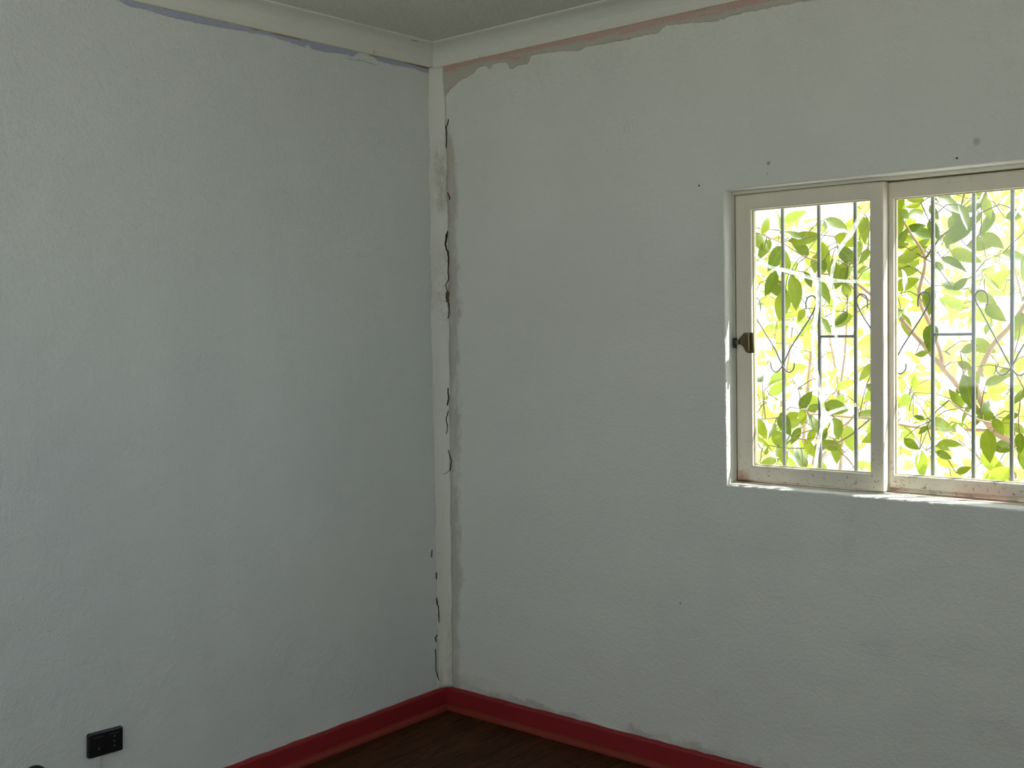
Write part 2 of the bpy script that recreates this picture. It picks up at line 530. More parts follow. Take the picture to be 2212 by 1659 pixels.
M = dict(
    wall_r=mat_wall_right(), wall_l=mat_wall_left(), wall=mat_plain_plaster('plaster_other_walls', (0.70, 0.72, 0.66)),
    fillet=mat_fillet(), cornice=mat_cornice(), ceiling=mat_ceiling(),
    red=mat_skirting('red_skirting_paint', (0.29, 0.020, 0.025)), shoe=mat_skirting('red_brown_bead_paint', (0.24, 0.032, 0.018)),
    wood=mat_wood(), sub=mat_simple('floor_screed', (.02, .012, .008), .8),
    sash=mat_sash('cream_sash_paint', (0.76, 0.715, 0.595)), frame=mat_sash('cream_frame_paint', (0.76, 0.74, 0.63)), putty=mat_simple('old_putty', (.62, .58, .36), .7),
    glass=mat_glass(), tape=mat_tape(),
    latch=mat_metal('bronze_latch', (0.10, 0.085, 0.03), 0.35, 0.5), keeper=mat_metal('dark_keeper', (0.06, 0.06, 0.065), 0.4, 0.5),
    iron=mat_metal('dark_green_grey_iron', (0.19, 0.215, 0.19), 0.6, 0.1), crack=mat_simple('open_crack', (0.055, 0.038, 0.026), .9, .1, .6, 200),
    chip=mat_simple('exposed_render', (0.14, 0.10, 0.065), .9, .1, .6, 200), red_crack=mat_simple('old_red_paint', (.20, .03, .035), .8),
    black=mat_simple('black_plastic', (0.012, 0.013, 0.016), 0.3, 0.5), hole=mat_simple('socket_hole', (0.004, 0.004, 0.004), .6),
    contact=mat_metal('dull_contact', (.30, .31, .28), .4, .8), conduit=mat_simple('painted_conduit', (0.62, 0.62, 0.60), .5),
    dark_cover=mat_simple('dark_cover_plastic', (0.02, 0.02, 0.024), .45),
    bark=mat_simple('pinkish_bark', (0.36, 0.25, 0.17), .8, .2, .6, 30), twig=mat_simple('twig_bark', (0.15, 0.12, 0.05), .8, .2, .6, 30),
    leaf_mass=mat_translucent('leaf_mass', (.24, .30, .07), (.40, .47, .16), (.48, .58, .08), (.76, .82, .24), .55, True),  # shrub mass: sunlit brightness put into the leaf colour
    sun_paled_tree_mass=mat_translucent('sun_paled_tree_mass', (.09, .13, .018), (.22, .28, .05), (.24, .32, .02), (.58, .64, .075), .5, True),  # inner leaves of the tree, paled to carry sunlight in their colour
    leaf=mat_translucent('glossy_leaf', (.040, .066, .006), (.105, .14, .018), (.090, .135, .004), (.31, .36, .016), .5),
    leaf_far=mat_translucent('sun_paled_leaf', (.15, .21, .04), (.32, .39, .09), (.36, .46, .045), (.68, .76, .15), .55),  # far leaves: sunlight painted in as a paler colour
    ground=mat_simple('pale_dry_ground', (0.60, 0.585, 0.54), .9, .1, .8, 1.5), bounce_ground=mat_simple('pale_bounce_ground', (0.70, 0.685, 0.64), .9, .1, .8, 1.5),  # side and back ground, unseen, paled to bounce daylight indoors
)

# ------------------------------------------------------------------ room shell
def wall_panel(name, mp, a0, a1, z0, z1, thick, rings, mat, label):
    """mp(a, depth, z) -> world; rings: list of (depth, [(a, z), ...]) around an opening, first at the room face"""
    bm = bmesh.new()
    def loop(pts, d):
        return [bm.verts.new(mp(a, d, z)) for a, z in pts]
    rect = [(a0, z0), (a1, z0), (a1, z1), (a0, z1)]
    fo, bo = loop(rect, 0.0), loop(rect, thick)
    for k in range(4):
        bm.faces.new((fo[k], fo[(k + 1) % 4], bo[(k + 1) % 4], bo[k]))
    if rings:
        ls = [loop(p, d) for d, p in rings]
        n_ = len(ls[0])
        for A, B in zip(ls, ls[1:]):
            for k in range(n_):
                bm.faces.new((A[k], A[(k + 1) % n_], B[(k + 1) % n_], B[k]))
        def fill(o, i):
            es = []
            for L in (o, i):
                for k in range(len(L)):
                    e = bm.edges.get((L[k], L[(k + 1) % len(L)])) or bm.edges.new((L[k], L[(k + 1) % len(L)]))
                    es.append(e)
            bmesh.ops.triangle_fill(bm, use_beauty=True, edges=es)
        fill(fo, ls[0]); fill(bo, ls[-1])
    else:
        bm.faces.new(fo); bm.faces.new(bo)
    o = from_bm(name, bm, mat)
    return tag(o, label, 'wall', kind='structure')


def rect_pts(x0, x1, z0, z1, n_=1, grow=0.0, jit=None):
    x0, x1, z0, z1 = x0 - grow, x1 + grow, z0 - grow, z1 + grow
    P = []
    cs = [(x0, z0), (x1, z0), (x1, z1), (x0, z1)]
    for k in range(4):
        a, b = cs[k], cs[(k + 1) % 4]
        for i in range(n_):
            t = i / n_
            P.append((a[0] + (b[0] - a[0]) * t, a[1] + (b[1] - a[1]) * t))
    if jit:
        P = [(x + random.uniform(-jit, jit), z + random.uniform(-jit, jit)) for x, z in P]
    return P


NS = 30
rings = [
    (0.0, rect_pts(WX0, WX1, WZ0, WZ1, NS, 0.0055, 0.0012)),
    (0.0016, rect_pts(WX0, WX1, WZ0, WZ1, NS, 0.0022, 0.0007)),
    (0.006, rect_pts(WX0, WX1, WZ0, WZ1, NS, 0.0003)),
    (0.055, rect_pts(WX0, WX1, WZ0 + 0.0015, WZ1, NS)),
    (T, rect_pts(WX0, WX1, WZ0 - 0.012, WZ1, NS)),
]
wall_panel('wall_right', lambda a, d, z: (a, d, z), 0.0, RX + T, -0.1, CEIL + 0.1, T, rings, M['wall_r'],
           'off-white plastered wall around the barred window, bare strip under its cornice')
wall_panel('wall_left', lambda a, d, z: (-d, -a, z), -T, RY + T, -0.1, CEIL + 0.1, T, None, M['wall_l'],
           'bluish white plastered wall with a black socket and a blue paint line on top')
rb = [(0.0, rect_pts(BX0, BX1, BZ0, BZ1)), (T, rect_pts(BX0, BX1, BZ0, BZ1))]
wall_panel('wall_back', lambda a, d, z: (a, -RY - d, z), 0.0, RX + T, -0.1, CEIL + 0.1, T, rb, M['wall'],
           'off-white plastered wall with an added wide window, facing the barred window')
wall_panel('wall_side', lambda a, d, z: (RX + d, -a, z), 0.0, RY, -0.1, CEIL + 0.1, T, [(0.0, rect_pts(DY0, DY1, DZ0, DZ1)), (T, rect_pts(DY0, DY1, DZ0, DZ1))], M['wall'],
           'off-white plastered wall with an added wide window, facing the black socket')

ceil = box('ceiling', 0.0, RX, -RY, 0.0, CEIL, CEIL + 0.09, M['ceiling'])
tag(ceil, 'speckled off-white flat ceiling board', 'ceiling', kind='structure')

floor = box('floor', 0.0, RX, -RY, 0.0, -0.1, -0.0155, M['sub'])
tag(floor, 'dark brown wooden plank floor', 'floor', kind='structure')
PW, PL = 0.076, 1.25
bm = bmesh.new()
bm_box(bm, -PW / 2 + .0006, PW / 2 - .0006, -PL / 2 + .0008, PL / 2 - .0008, -0.015, 0.0, 0.0015, 1)
plank_me = bpy.data.meshes.new('plank'); bm.to_mesh(plank_me); bm.free(); plank_me.materials.append(M['wood'])
for i in range(int(RX / PW)):
    for j in range(-1, 4):
        yc = -(j * PL + PL / 2 + (i * 0.47 % 1.0) * PL)
        y0, y1 = max(-RY, yc - PL / 2), min(0, yc + PL / 2)
        if y1 - y0 < 0.12: continue
        p = link('plank', plank_me, None, floor)
        p.location = (PW * (i + .5), (y0 + y1) / 2, random.uniform(-.0006, 0))
        p.scale = (1, (y1 - y0) / PL, 1)


def wall_trim(name, side, prof, mat, label, cat, parent=None, step=0.05, wob=0.0, wob_idx=(), smooth=False):
    """extrude a profile of (offset from wall, z) along one side of the room with mitred ends"""
    L = RX if side in ('right', 'back') else RY
    nseg = max(1, int(L / step))
    P = []
    for i in range(nseg + 1):
        dz = random.uniform(-wob, wob)
        for k, (o, z) in enumerate(prof):
            a = o + (L - 2 * o) * i / nseg
            zz = z + (dz if k in wob_idx else 0)
            P.append({'right': (a, -o, zz), 'left': (o, -a, zz), 'back': (a, -RY + o, zz), 'side': (RX - o, -a, zz)}[side])
    m_ = len(prof)
    F = [(i * m_ + k, i * m_ + (k + 1) % m_, (i + 1) * m_ + (k + 1) % m_, (i + 1) * m_ + k) for i in range(nseg) for k in range(m_)]
    F += [tuple(range(m_)), tuple(nseg * m_ + k for k in range(m_))]
    o = mesh(name, P, F, mat, parent)
    if parent is None:
        tag(o, label, cat, kind='structure')
    return o


cov = [(0.0, HC), (0.0045, HC)]
for k in range(9):
    a = math.pi / 2 * k / 8
    cov.append((0.0045 + 0.0625 * (1 - math.cos(a)), HC + 0.0035 + 0.0595 * math.sin(a)))
cov += [(0.070, HC + 0.0635), (0.084, HC + 0.0660), (0.086, CEIL), (0.0, CEIL)]
board = [(0.0, 0.0), (0.016, 0.0), (0.016, 0.072), (0.0135, 0.0775), (0.010, 0.080), (0.0, 0.080)]
shoe = [(0.016, 0.0), (0.036, 0.0)] + [(0.016 + 0.020 * math.cos(a), 0.020 * math.sin(a)) for a in (0.35, 0.7, 1.05, 1.35)] + [(0.016, 0.0205)]
NAMES = {'right': ('under the bare strip of the window wall', 'below the barred window'),
         'left': ('above the blue paint line of the left wall', 'below the black socket'),
         'back': ('above the added back window', 'below the added back window'), 'side': ('above the added side window', 'beside the added side window')}
for q, side in enumerate(('left', 'right', 'back', 'side')):
    NAMES_R = {'right': 'pale cove cornice along the window wall above its bare strip', 'left': 'pale cove cornice above the blue paint line',
               'back': 'pale cove cornice above the added back window', 'side': 'pale cove cornice above the added side window'}
    wall_trim('trim_%d' % (q + 2), side, cov, M['cornice'], NAMES_R[side], 'cornice', step=0.08)
    bb = wall_trim('baseboard_' + side, side, board, M['red'], 'dark red painted skirting board ' + NAMES[side][1], 'baseboard', step=0.035, wob=0.0016, wob_idx=(4, 5))
    wall_trim('shoe_molding', side, shoe, M['shoe'], None, None, parent=bb, step=0.2)

# plaster patch filling the corner (trim_1)
FL = [(0.08, .040), (.144, .038), (.76, .030), (1.456, .0296), (1.97, .025), (2.36, .0145), (2.4, .013)]
FR = [(0.08, .026), (.139, .0267), (.76, .036), (1.109, .042), (1.626, .0532), (2.136, .0572), (2.39, .0487), (2.4, .048)]
rows = 170
NP = 11


def cove_profile(wl, wr, blend=0.62):
    """soft concave section from the left wall (0, -wl) to the right wall (wr, 0)"""
    A, B = Vector((0.0, -wl)), Vector((wr, 0.0))
    C = A.lerp(B, .5).lerp(Vector((0, 0)), blend)
    return [(1 - t) ** 2 * A + 2 * t * (1 - t) * C + t * t * B for t in [k / (NP - 1) for k in range(NP)]]


P, F = [], []
for i in range(rows + 1):
    z = 0.08 + (HC - 0.08) * i / rows
    wl = interp(FL, z) + .012 + random.uniform(-.0012, .0012) + .002 * math.sin(z * 23)
    wr = interp(FR, z) + .006 + random.uniform(-.0015, .0015) + .002 * math.sin(z * 31 + 1)
    bz = 0.0012 * math.sin(z * 9) + random.uniform(-.0004, .0004)
    for k, v in enumerate(cove_profile(wl, wr)):
        e_ = math.sin(math.pi * k / (NP - 1))
        v = v + Vector((1, -1)).normalized() * (bz * e_ + (.0012 if 0 < k < NP - 1 else 0))
        P.append((v.x, v.y, z))
w_ = NP
for i in range(rows):
    for k in range(w_ - 1):
        F.append((i * w_ + k, i * w_ + k + 1, (i + 1) * w_ + k + 1, (i + 1) * w_ + k))
n0 = len(P)
P += [(0, 0, .08 + (HC - .08) * i / rows) for i in range(rows + 1)]
for i in range(rows):
    F.append((i * w_, n0 + i, n0 + i + 1, (i + 1) * w_)); F.append((i * w_ + w_ - 1, (i + 1) * w_ + w_ - 1, n0 + i + 1, n0 + i))
F += [tuple(range(w_)) + (n0,), tuple(rows * w_ + k for k in range(w_)) + (n0 + rows,)]
fil = mesh('trim_1', P, F, M['fillet'], None, smooth=True)
tag(fil, 'cracked cream plaster patch running up the corner between the two walls', 'plaster', kind='structure')

CR = [[(0.0735, 2.2065, 0.0034), (0.0693, 2.1868, 0.0042), (0.0597, 2.1796, 0.0051), (0.0639, 2.1622, 0.0025), (0.0597, 2.102, 0.0017)], [(0.0606, 1.941, 0.0042), (0.0717, 1.9197, 0.0068), (0.070, 1.910, 0.002)], [(0.0574, 1.8001, 0.002), (0.0532, 1.78, 0.0102), (0.0474, 1.7445, 0.0068), (0.055, 1.7236, 0.0068), (0.0601, 1.6977, 0.0051), (0.0567, 1.6611, 0.0042), (0.0577, 1.6198, 0.0034), (0.0453, 1.5996, 0.0034), (0.0504, 1.5732, 0.0034)], [(0.0504, 1.5749, 0.0102), (0.0508, 1.5715, 0.0153), (0.0498, 1.5389, 0.0153), (0.0497, 1.5355, 0.0136)], [(0.0551, 1.5353, 0.0025), (0.0578, 1.5061, 0.0025), (0.0509, 1.4753, 0.0017)], [(0.043, 1.2182, 0.0034), (0.0453, 1.1784, 0.0059), (0.0385, 1.1504, 0.0034)], [(0.0427, 1.1315, 0.002), (0.0322, 1.0998, 0.0027), (0.0374, 1.0739, 0.0027), (0.0328, 1.0424, 0.0017)], [(0.0382, 0.9852, 0.0017), (0.0511, 0.9389, 0.0024), (0.043, 0.907, 0.0027), (0.0209, 0.8914, 0.002), (0.0021, 0.9042, 0.0017)]]
CL = [[(0.0649, 0.6132, 0.002), (0.0683, 0.584, 0.002)], [(0.0467, 0.5241, 0.002), (0.0463, 0.4976, 0.0024)], [(0.0461, 0.4271, 0.0042), (0.0467, 0.4096, 0.0048), (0.04, 0.3871, 0.0034), (0.0399, 0.3499, 0.0044), (0.0393, 0.3304, 0.0017)], [(0.0495, 0.2866, 0.0037), (0.0586, 0.2763, 0.0054), (0.0554, 0.2596, 0.0027)], [(0.0612, 0.2345, 0.0022), (0.0581, 0.2161, 0.0025), (0.0601, 0.1564, 0.0017), (0.051, 0.1275, 0.0027), (0.0465, 0.1122, 0.0024), (0.0316, 0.1048, 0.002)]]


def crack(pts, place, mat, name='crack'):
    """thin dark fissure following the surface: place(u, z) -> (point, sideways dir)"""
    dense = []
    for (a, b) in zip(pts, pts[1:]):
        n_ = max(2, int(abs(b[1] - a[1]) / 0.006))
        for k in range(n_):
            t = k / n_
            dense.append(tuple(a[q] + (b[q] - a[q]) * t for q in range(3)))
    dense.append(pts[-1])
    V, F = [], []
    for i, (u, z, w) in enumerate(dense):
        j = 0.0012
        u += random.uniform(-j, j) if 0 < i < len(dense) - 1 else 0
        w *= random.uniform(.6, .95)
        if i in (0, len(dense) - 1): w *= .4
        V += [place(u - w / 2, z, 0), place(u + w / 2, z, 0), place(u + w / 2, z, 1), place(u - w / 2, z, 1)]
    for i in range(len(dense) - 1):
        a, b = 4 * i, 4 * i + 4
        F += [(a, a + 1, b + 1, b), (a + 1, a + 2, b + 2, b + 1), (a + 3, b + 3, b + 2, a + 2), (a, b, b + 3, a + 3)]
    F += [(0, 1, 2, 3), tuple(4 * (len(dense) - 1) + k for k in range(4))]
    return mesh(name, V, F, mat, fil)


def on_right(u, z, back):
    pr = cove_profile(interp(FL, z) + .012, interp(FR, z) + .006)
    d = interp([(v.x, -v.y) for v in pr], u)
    return (u, -(d + 0.0030) + (0.004 if back else 0), z)


def on_left(u, z, back):
    pr = cove_profile(interp(FL, z) + .012, interp(FR, z) + .006)
    d = interp([(-v.y, v.x) for v in reversed(pr)], u)
    return ((d + 0.0030) - (0.004 if back else 0), -u, z)


for k, c in enumerate(CR):
    crack(c, on_right, M['chip'] if k == 3 else M['red_crack'] if k == 1 else M['crack'], 'plaster_chip' if k == 3 else 'crack')
for c in CL:
    crack(c, on_left, M['crack'])

# hairline splits in the cornice
def cove_pt(a): return 0.0045 + 0.0625 * (1 - math.cos(a)), HC + 0.0035 + 0.0595 * math.sin(a)
TRIM = {o.name: o for o in col.objects if o.name.startswith('trim_')}
for side, u, a1 in (('left', .300, .32), ('right', .236, .16), ('left', .012, .10)):
    pts = []
    for k in range(5):
        o_, z_ = cove_pt(a1 * k / 4)
        uu = u + (.003 if k % 2 else -.001)
        pts.append((o_ - .0004, -uu, z_) if side == 'left' else (uu, -o_ + .0004, z_))
    tube('crack', pts, [.0011, .0013, .0010, .0009, .0004], M['crack'], TRIM['trim_2' if side == 'left' else 'trim_3'], 5)
tube('crack', [(.0035, -.012 - .006 * k, HC - .0006) for k in range(24)], [.0011 * random.uniform(.4, 1.1) for k in range(24)], M['crack'], TRIM['trim_2'], 5)
tube('crack', [(.0675 + .001 * (k % 2), -(.14 + .008 * k), HC + .0632) for k in range(6)], [.0004, .001, .0012, .0011, .0009, .0004], M['crack'], TRIM['trim_2'], 5)

# ------------------------------------------------------------------ seen window
def bm_frame(bm, o, i, y0, y1, bev=0.003):
    def lp(r, g, y): return [bm.verts.new((x, y, z)) for x, z in ((r[0] - g, r[2] - g), (r[1] + g, r[2] - g), (r[1] + g, r[3] + g), (r[0] - g, r[3] + g))]
    h = bev * .3
    Ls = [lp(o, 0, y1), lp(o, 0, y0 + bev), lp(o, -h, y0 + h), lp(o, -bev, y0), lp(i, bev, y0), lp(i, h, y0 + h), lp(i, 0, y0 + bev), lp(i, 0, y1)]
    for q in range(len(Ls)):
        A, B = Ls[q], Ls[(q + 1) % len(Ls)]
        for k in range(4):
            bm.faces.new((A[k], A[(k + 1) % 4], B[(k + 1) % 4], B[k]))


def frame(name, o, i, y0, y1, mat, parent, bev=0.003):
    bm = bmesh.new(); bm_frame(bm, o, i, y0, y1, bev)
    return from_bm(name, bm, mat, parent)


win = empty('window_1')
tag(win, 'cream painted steel sliding window with two sashes and rust spots', 'window', kind='structure')
FB = WZ0 - 0.0005
bm = bmesh.new()
bm_frame(bm, (WX0 - .001, WX1 + .001, FB - .004, WZ1 + .001), (WX0 + .0022, WX1 - .003, FB + .0042, WZ1 - .009), 0.054, 0.128, 0.001)
bm_frame(bm, (WX0 - .001, WX1 + .001, FB - .004, WZ1 + .001), (WX0 + .016, WX1 - .016, FB + .018, WZ1 - .024), 0.122, 0.134, 0.001)
from_bm('window_frame', bm, M['frame'], win)


def sash(o, g, y0, y1, gy, label):
    s = frame('sash', o, g, y0, y1, M['sash'], win, 0.0045)
    s['label'] = label
    frame('putty_bead', (g[0] - .001, g[1] + .001, g[2] - .001, g[3] + .001), (g[0] + .0035, g[1] - .0035, g[2] + .003, g[3] - .003), gy - .006, gy + .004, M['putty'], s, 0.0025)
    box('glass_pane', g[0] - .002, g[1] + .002, gy - .0015, gy + .0015, g[2] - .002, g[3] + .002, M['glass'], s)
    return s


S1 = sash((1.2205, 1.690, 0.9520, 1.8300), (1.2755, 1.650, 1.001, 1.7835), 0.055, 0.086, 0.070, 'sliding sash with a bronze latch and a mended cracked pane')
S2 = sash((1.652, WX1 - .004, 0.9600, 1.8300), (1.706, 2.105, 0.998, 1.7830), 0.090, 0.120, 0.105, 'rear sash with pitted rusty bottom rail')

TP = [[(1.2723, 1.6552, 0.0084), (1.3265, 1.6102, 0.0126), (1.3876, 1.5935, 0.0126), (1.4839, 1.5647, 0.014), (1.5628, 1.5562, 0.0112), (1.6463, 1.5516, 0.0098)], [(1.636, 1.773, 0.014), (1.5915, 1.6972, 0.0168), (1.549, 1.6399, 0.0126), (1.5287, 1.567, 0.0126), (1.5384, 1.4992, 0.014), (1.5338, 1.4318, 0.0112), (1.5506, 1.3709, 0.0098)], [(1.4839, 1.562, 0.0126), (1.4849, 1.4871, 0.014), (1.4696, 1.378, 0.0126), (1.4865, 1.2547, 0.0126), (1.5006, 1.1659, 0.0168), (1.4855, 1.0757, 0.0126), (1.4733, 1.0031, 0.0112)], [(1.5006, 1.1617, 0.0126), (1.5469, 1.1811, 0.0112), (1.6036, 1.1978, 0.0098)], [(1.5108, 1.1731, 0.0084), (1.528, 1.1395, 0.0098), (1.5278, 1.0985, 0.007)]]
for c in TP:
    path = smooth_path([(a, b, w) for a, b, w in c], 5)
    V, F = [], []
    for i, p in enumerate(path):
        d = (path[min(i + 1, len(path) - 1)] - path[max(i - 1, 0)]); d = Vector((d.x, d.y)).normalized()
        nx, nz = -d.y, d.x
        w = p.z * random.uniform(.75, 1.15) / 2
        for s_, yy in ((-1, .0683), (-.4, .0668), (.4, .0668), (1, .0683)):
            V.append((p.x + nx * w * s_, yy, p.y + nz * w * s_))
    for i in range(len(path) - 1):
        for k in range(3):
            F.append((4 * i + k, 4 * i + k + 1, 4 * i + k + 5, 4 * i + k + 4))
    mesh('silicone_seam', V, F, M['tape'], S1, True)

# latch on the sliding sash
def prism(name, pts, y0, y1, mat, parent, bevel=0.002):
    bm = bmesh.new()
    A = [bm.verts.new((x, y0, z)) for x, z in pts]; B = [bm.verts.new((x, y1, z)) for x, z in pts]
    bm.faces.new(A); bm.faces.new(B[::-1])
    for k in range(len(pts)):
        bm.faces.new((A[k], B[k], B[(k + 1) % len(pts)], A[(k + 1) % len(pts)]))
    bmesh.ops.recalc_face_normals(bm, faces=bm.faces)
    if bevel: bmesh.ops.bevel(bm, geom=list(bm.edges), offset=bevel, segments=2, profile=.5, affect='EDGES')
    return from_bm(name, bm, mat, parent)


LT = [(1.2339, 1.3901), (1.2516, 1.4091), (1.2823, 1.41), (1.2858, 1.3479), (1.2671, 1.3473), (1.2564, 1.3515), (1.2512, 1.3635), (1.2445, 1.3707), (1.2338, 1.3744)]
prism('latch_body', LT, 0.047, 0.0555, M['latch'], S1, .0018)
prism('latch_grip', [(1.2655, 1.4068), (1.2735, 1.4067), (1.2755, 1.3542), (1.2695, 1.3542)], 0.034, 0.049, M['latch'], S1, .0015)
prism('latch_bolt', [(1.2235, 1.388), (1.238, 1.3885), (1.238, 1.374), (1.2235, 1.3745)], 0.043, 0.052, M['latch'], S1, .001)
prism('latch_keeper', [(1.2165, 1.3938), (1.2245, 1.3937), (1.2235, 1.3623), (1.2175, 1.3636)], 0.040, 0.0545, M['keeper'], S1, .0015)

# ------------------------------------------------------------------ unseen window behind the camera, added to let in daylight
w2 = empty('added_window_2')
tag(w2, 'wide cream framed window in the wall facing the barred window', 'window', kind='structure')
yb = -RY - T
bm = bmesh.new()
bm_frame(bm, (BX0, BX1, BZ0, BZ1), (BX0 + .05, BX1 - .05, BZ0 + .05, BZ1 - .05), yb + .04, yb + .09, .003)
bm_box(bm, (BX0 + BX1) / 2 - .025, (BX0 + BX1) / 2 + .025, yb + .042, yb + .088, BZ0 + .045, BZ1 - .045, .003, 1)
from_bm('window_frame', bm, M['frame'], w2)
for a, b in ((BX0 + .048, (BX0 + BX1) / 2 - .023), ((BX0 + BX1) / 2 + .023, BX1 - .048)):
    box('glass_pane', a, b, yb + .063, yb + .067, BZ0 + .048, BZ1 - .048, M['glass'], w2)

w3 = empty('added_window_3')  # unseen side window, added to light the left wall
tag(w3, 'unseen wide cream framed window added for daylight in the wall facing the black socket', 'window', kind='structure')
def side_panel(name, a0, a1, z0, z1, x0, x1, mat, parent):
    return box(name, x0, x1, -a1, -a0, z0, z1, mat, parent, .002 if mat is not M['glass'] else 0, 1)
dm = (DY0 + DY1) / 2
for a0, a1 in ((DY0, dm), (dm, DY1)):
    for q in ((a0, a0 + .05, DZ0, DZ1), (a1 - .05, a1, DZ0, DZ1), (a0 + .05, a1 - .05, DZ0, DZ0 + .05), (a0 + .05, a1 - .05, DZ1 - .05, DZ1)):
        side_panel('sash_rail', *q, RX + .05, RX + .09, M['frame'], w3)
    side_panel('glass_pane', a0 + .048, a1 - .048, DZ0 + .048, DZ1 - .048, RX + .068, RX + .072, M['glass'], w3)

# ------------------------------------------------------------------ security grille outside
GY = 0.172
BARS = [1.207, 1.322, 1.442, 1.557, 1.672, 1.787, 1.9006, 2.003, 2.118]
gr = empty('window_grille', (0, 0, 0))
tag(gr, 'dark iron security grille with scrolls outside the window', 'grille')
bar_me = None
for x in BARS:
    if bar_me is None:
        b = box('bar', -.005, .005, -.005, .005, 0.885, 1.895, M['iron'], gr, .0015, 1); bar_me = b.data
    else:
        b = link('bar', bar_me, None, gr)
    b.location = (x, GY, 0)
for z in (0.885, 1.895):
    box('rail', 1.165, 2.205, GY - .008, GY + .008, z - .010, z + .010, M['iron'], gr, .002, 1)
    for x in (1.18, 2.19):
        box('wall_bracket', x - .012, x + .012, T - .002, GY - .006, z - .008, z + .008, M['iron'], gr, .001, 1)
for i, z in ((2, 1.394), (5, 1.397), (8, 1.394)):
    x0, x1 = BARS[i], BARS[i + 1] if i + 1 < len(BARS) else 2.19
    box('rung', x0 + .004, x1 - .004, GY - .004, GY + .004, z - .004, z + .004, M['iron'], gr, .001, 1)
ZB_, ZT_ = 1.300, 1.497
for i in (1, 4, 7):
    for s_ in (-1, 1):
        if i + s_ >= len(BARS): continue
        xb, xt = BARS[i], BARS[i + s_]
        q = [(-.040, .014, 'b'), (-.038, -.004, 'b'), (-.024, -.016, 'b'), (-.008, -.006, 'b'), (.010, .024, 'b'), (.030, .063, 'b'),
             (-.030, -.050, 't'), (-.010, -.012, 't'), (-.007, .008, 't'), (-.018, .021, 't'), (-.033, .017, 't'), (-.040, .002, 't'), (-.040, -.020, 't')]
        pts = [((xb if w == 'b' else xt) + s_ * dx, GY - .008, (ZB_ if w == 'b' else ZT_) + dz) for dx, dz, w in q]
        tube('scroll', smooth_path(pts, 5), .0023, M['iron'], gr, 6)

# ------------------------------------------------------------------ socket and its conduit, low on the left wall
so = empty('power_socket', (0.0, -1.4141, 0.281), (math.radians(-2.6), 0, 0))
tag(so, 'black double power socket plate low on the left wall', 'socket')
def plate_mesh(w, h, d, r, bev, name, mat, parent, x0=0.0):
    bm = bmesh.new()
    pts = []
    for cx, cz, a0 in ((w / 2 - r, h / 2 - r, 0), (-w / 2 + r, h / 2 - r, 90), (-w / 2 + r, -h / 2 + r, 180), (w / 2 - r, -h / 2 + r, 270)):
        for k in range(5):
            a = math.radians(a0 + 22.5 * k)
            pts.append((cx, cz, math.cos(a), math.sin(a)))
    loops = []
    for x, g in ((0, 0), (d - bev, 0), (d - bev * .3, -bev * .35), (d, -bev)):
        loops.append([bm.verts.new((x0 + x, cx + (r + g) * c, cz + (r + g) * s_)) for cx, cz, c, s_ in pts])
    for A, B in zip(loops, loops[1:]):
        for k in range(len(A)):
            bm.faces.new((A[k], A[(k + 1) % len(A)], B[(k + 1) % len(A)], B[k]))
    bm.faces.new(loops[0]); bm.faces.new(loops[-1])
    return from_bm(name, bm, mat, parent)
plate_mesh(.108, .070, .012, .006, .004, 'face_plate', M['black'], so)
for k, yy in enumerate((-.024, .024)):
    md = plate_mesh(.034, .046, .0025, .002, .001, 'socket_module', M['black'], so, .0118)
    md.location = (0, yy, 0)
    for zz in ((-.011,) if k == 0 else (.014, .0, -.014)):
        bm = bmesh.new()
        bmesh.ops.create_cone(bm, cap_ends=True, segments=14, radius1=.0030, radius2=.0026, depth=.0016, matrix=Matrix.Translation((.0146, 0, zz)) @ Matrix.Rotation(math.pi / 2, 4, 'Y'))
        from_bm('contact_hole', bm, M['contact'] if zz != .014 or k == 0 else M['contact'], md)
for yy in (-.048, .048):
    bm = bmesh.new()
    bmesh.ops.create_cone(bm, cap_ends=True, segments=12, radius1=.0028, radius2=.0024, depth=.0012, matrix=Matrix.Translation((.0122, yy, 0)) @ Matrix.Rotation(math.pi / 2, 4, 'Y'))
    from_bm('screw', bm, M['keeper'], so)
cd = box('cable_conduit', 0.0, 0.012, -1.4535, -1.4340, 0.080, 0.2470, M['conduit'], None, .002, 2)
tag(cd, 'pale cable conduit running down the left wall below the black socket', 'conduit')
bm = bmesh.new()
prof = [(0, .040), (.006, .040), (.012, .038), (.017, .032), (.020, .022), (.021, .008), (.021, 0)]
segs = 28
Ls = [[bm.verts.new((x, r * math.cos(2 * math.pi * k / segs), r * math.sin(2 * math.pi * k / segs))) for k in range(segs)] for x, r in prof[:-1]]
for A, B in zip(Ls, Ls[1:]):
    for k in range(segs): bm.faces.new((A[k], A[(k + 1) % segs], B[(k + 1) % segs], B[k]))
bm.faces.new(Ls[0]); bm.faces.new(Ls[-1])
rc = from_bm('round_cover', bm, M['dark_cover'], None, True)
rc.location = (0, -1.6255, 0.2375)
tag(rc, 'dark rounded cover on the left wall, lower than the black socket', 'cover plate')

# ------------------------------------------------------------------ garden
GZ = -0.3
gp = box('ground', -30, 34, 0.35, 60, GZ - .1, GZ, M['ground'])
tag(gp, 'pale sunlit ground of the garden outside the window', 'ground', kind='structure')
gp3 = box('ground', RX + .35, 34, -RY - .35, 0.35, GZ - .1, GZ, M['bounce_ground'])
tag(gp3, 'pale light-bouncing ground outside the added side window', 'ground', kind='structure')
gp2 = box('ground', -30, 34, -60, -RY - .35, GZ - .1, GZ, M['bounce_ground'])
tag(gp2, 'pale light-bouncing ground outside the added back window', 'ground', kind='structure')


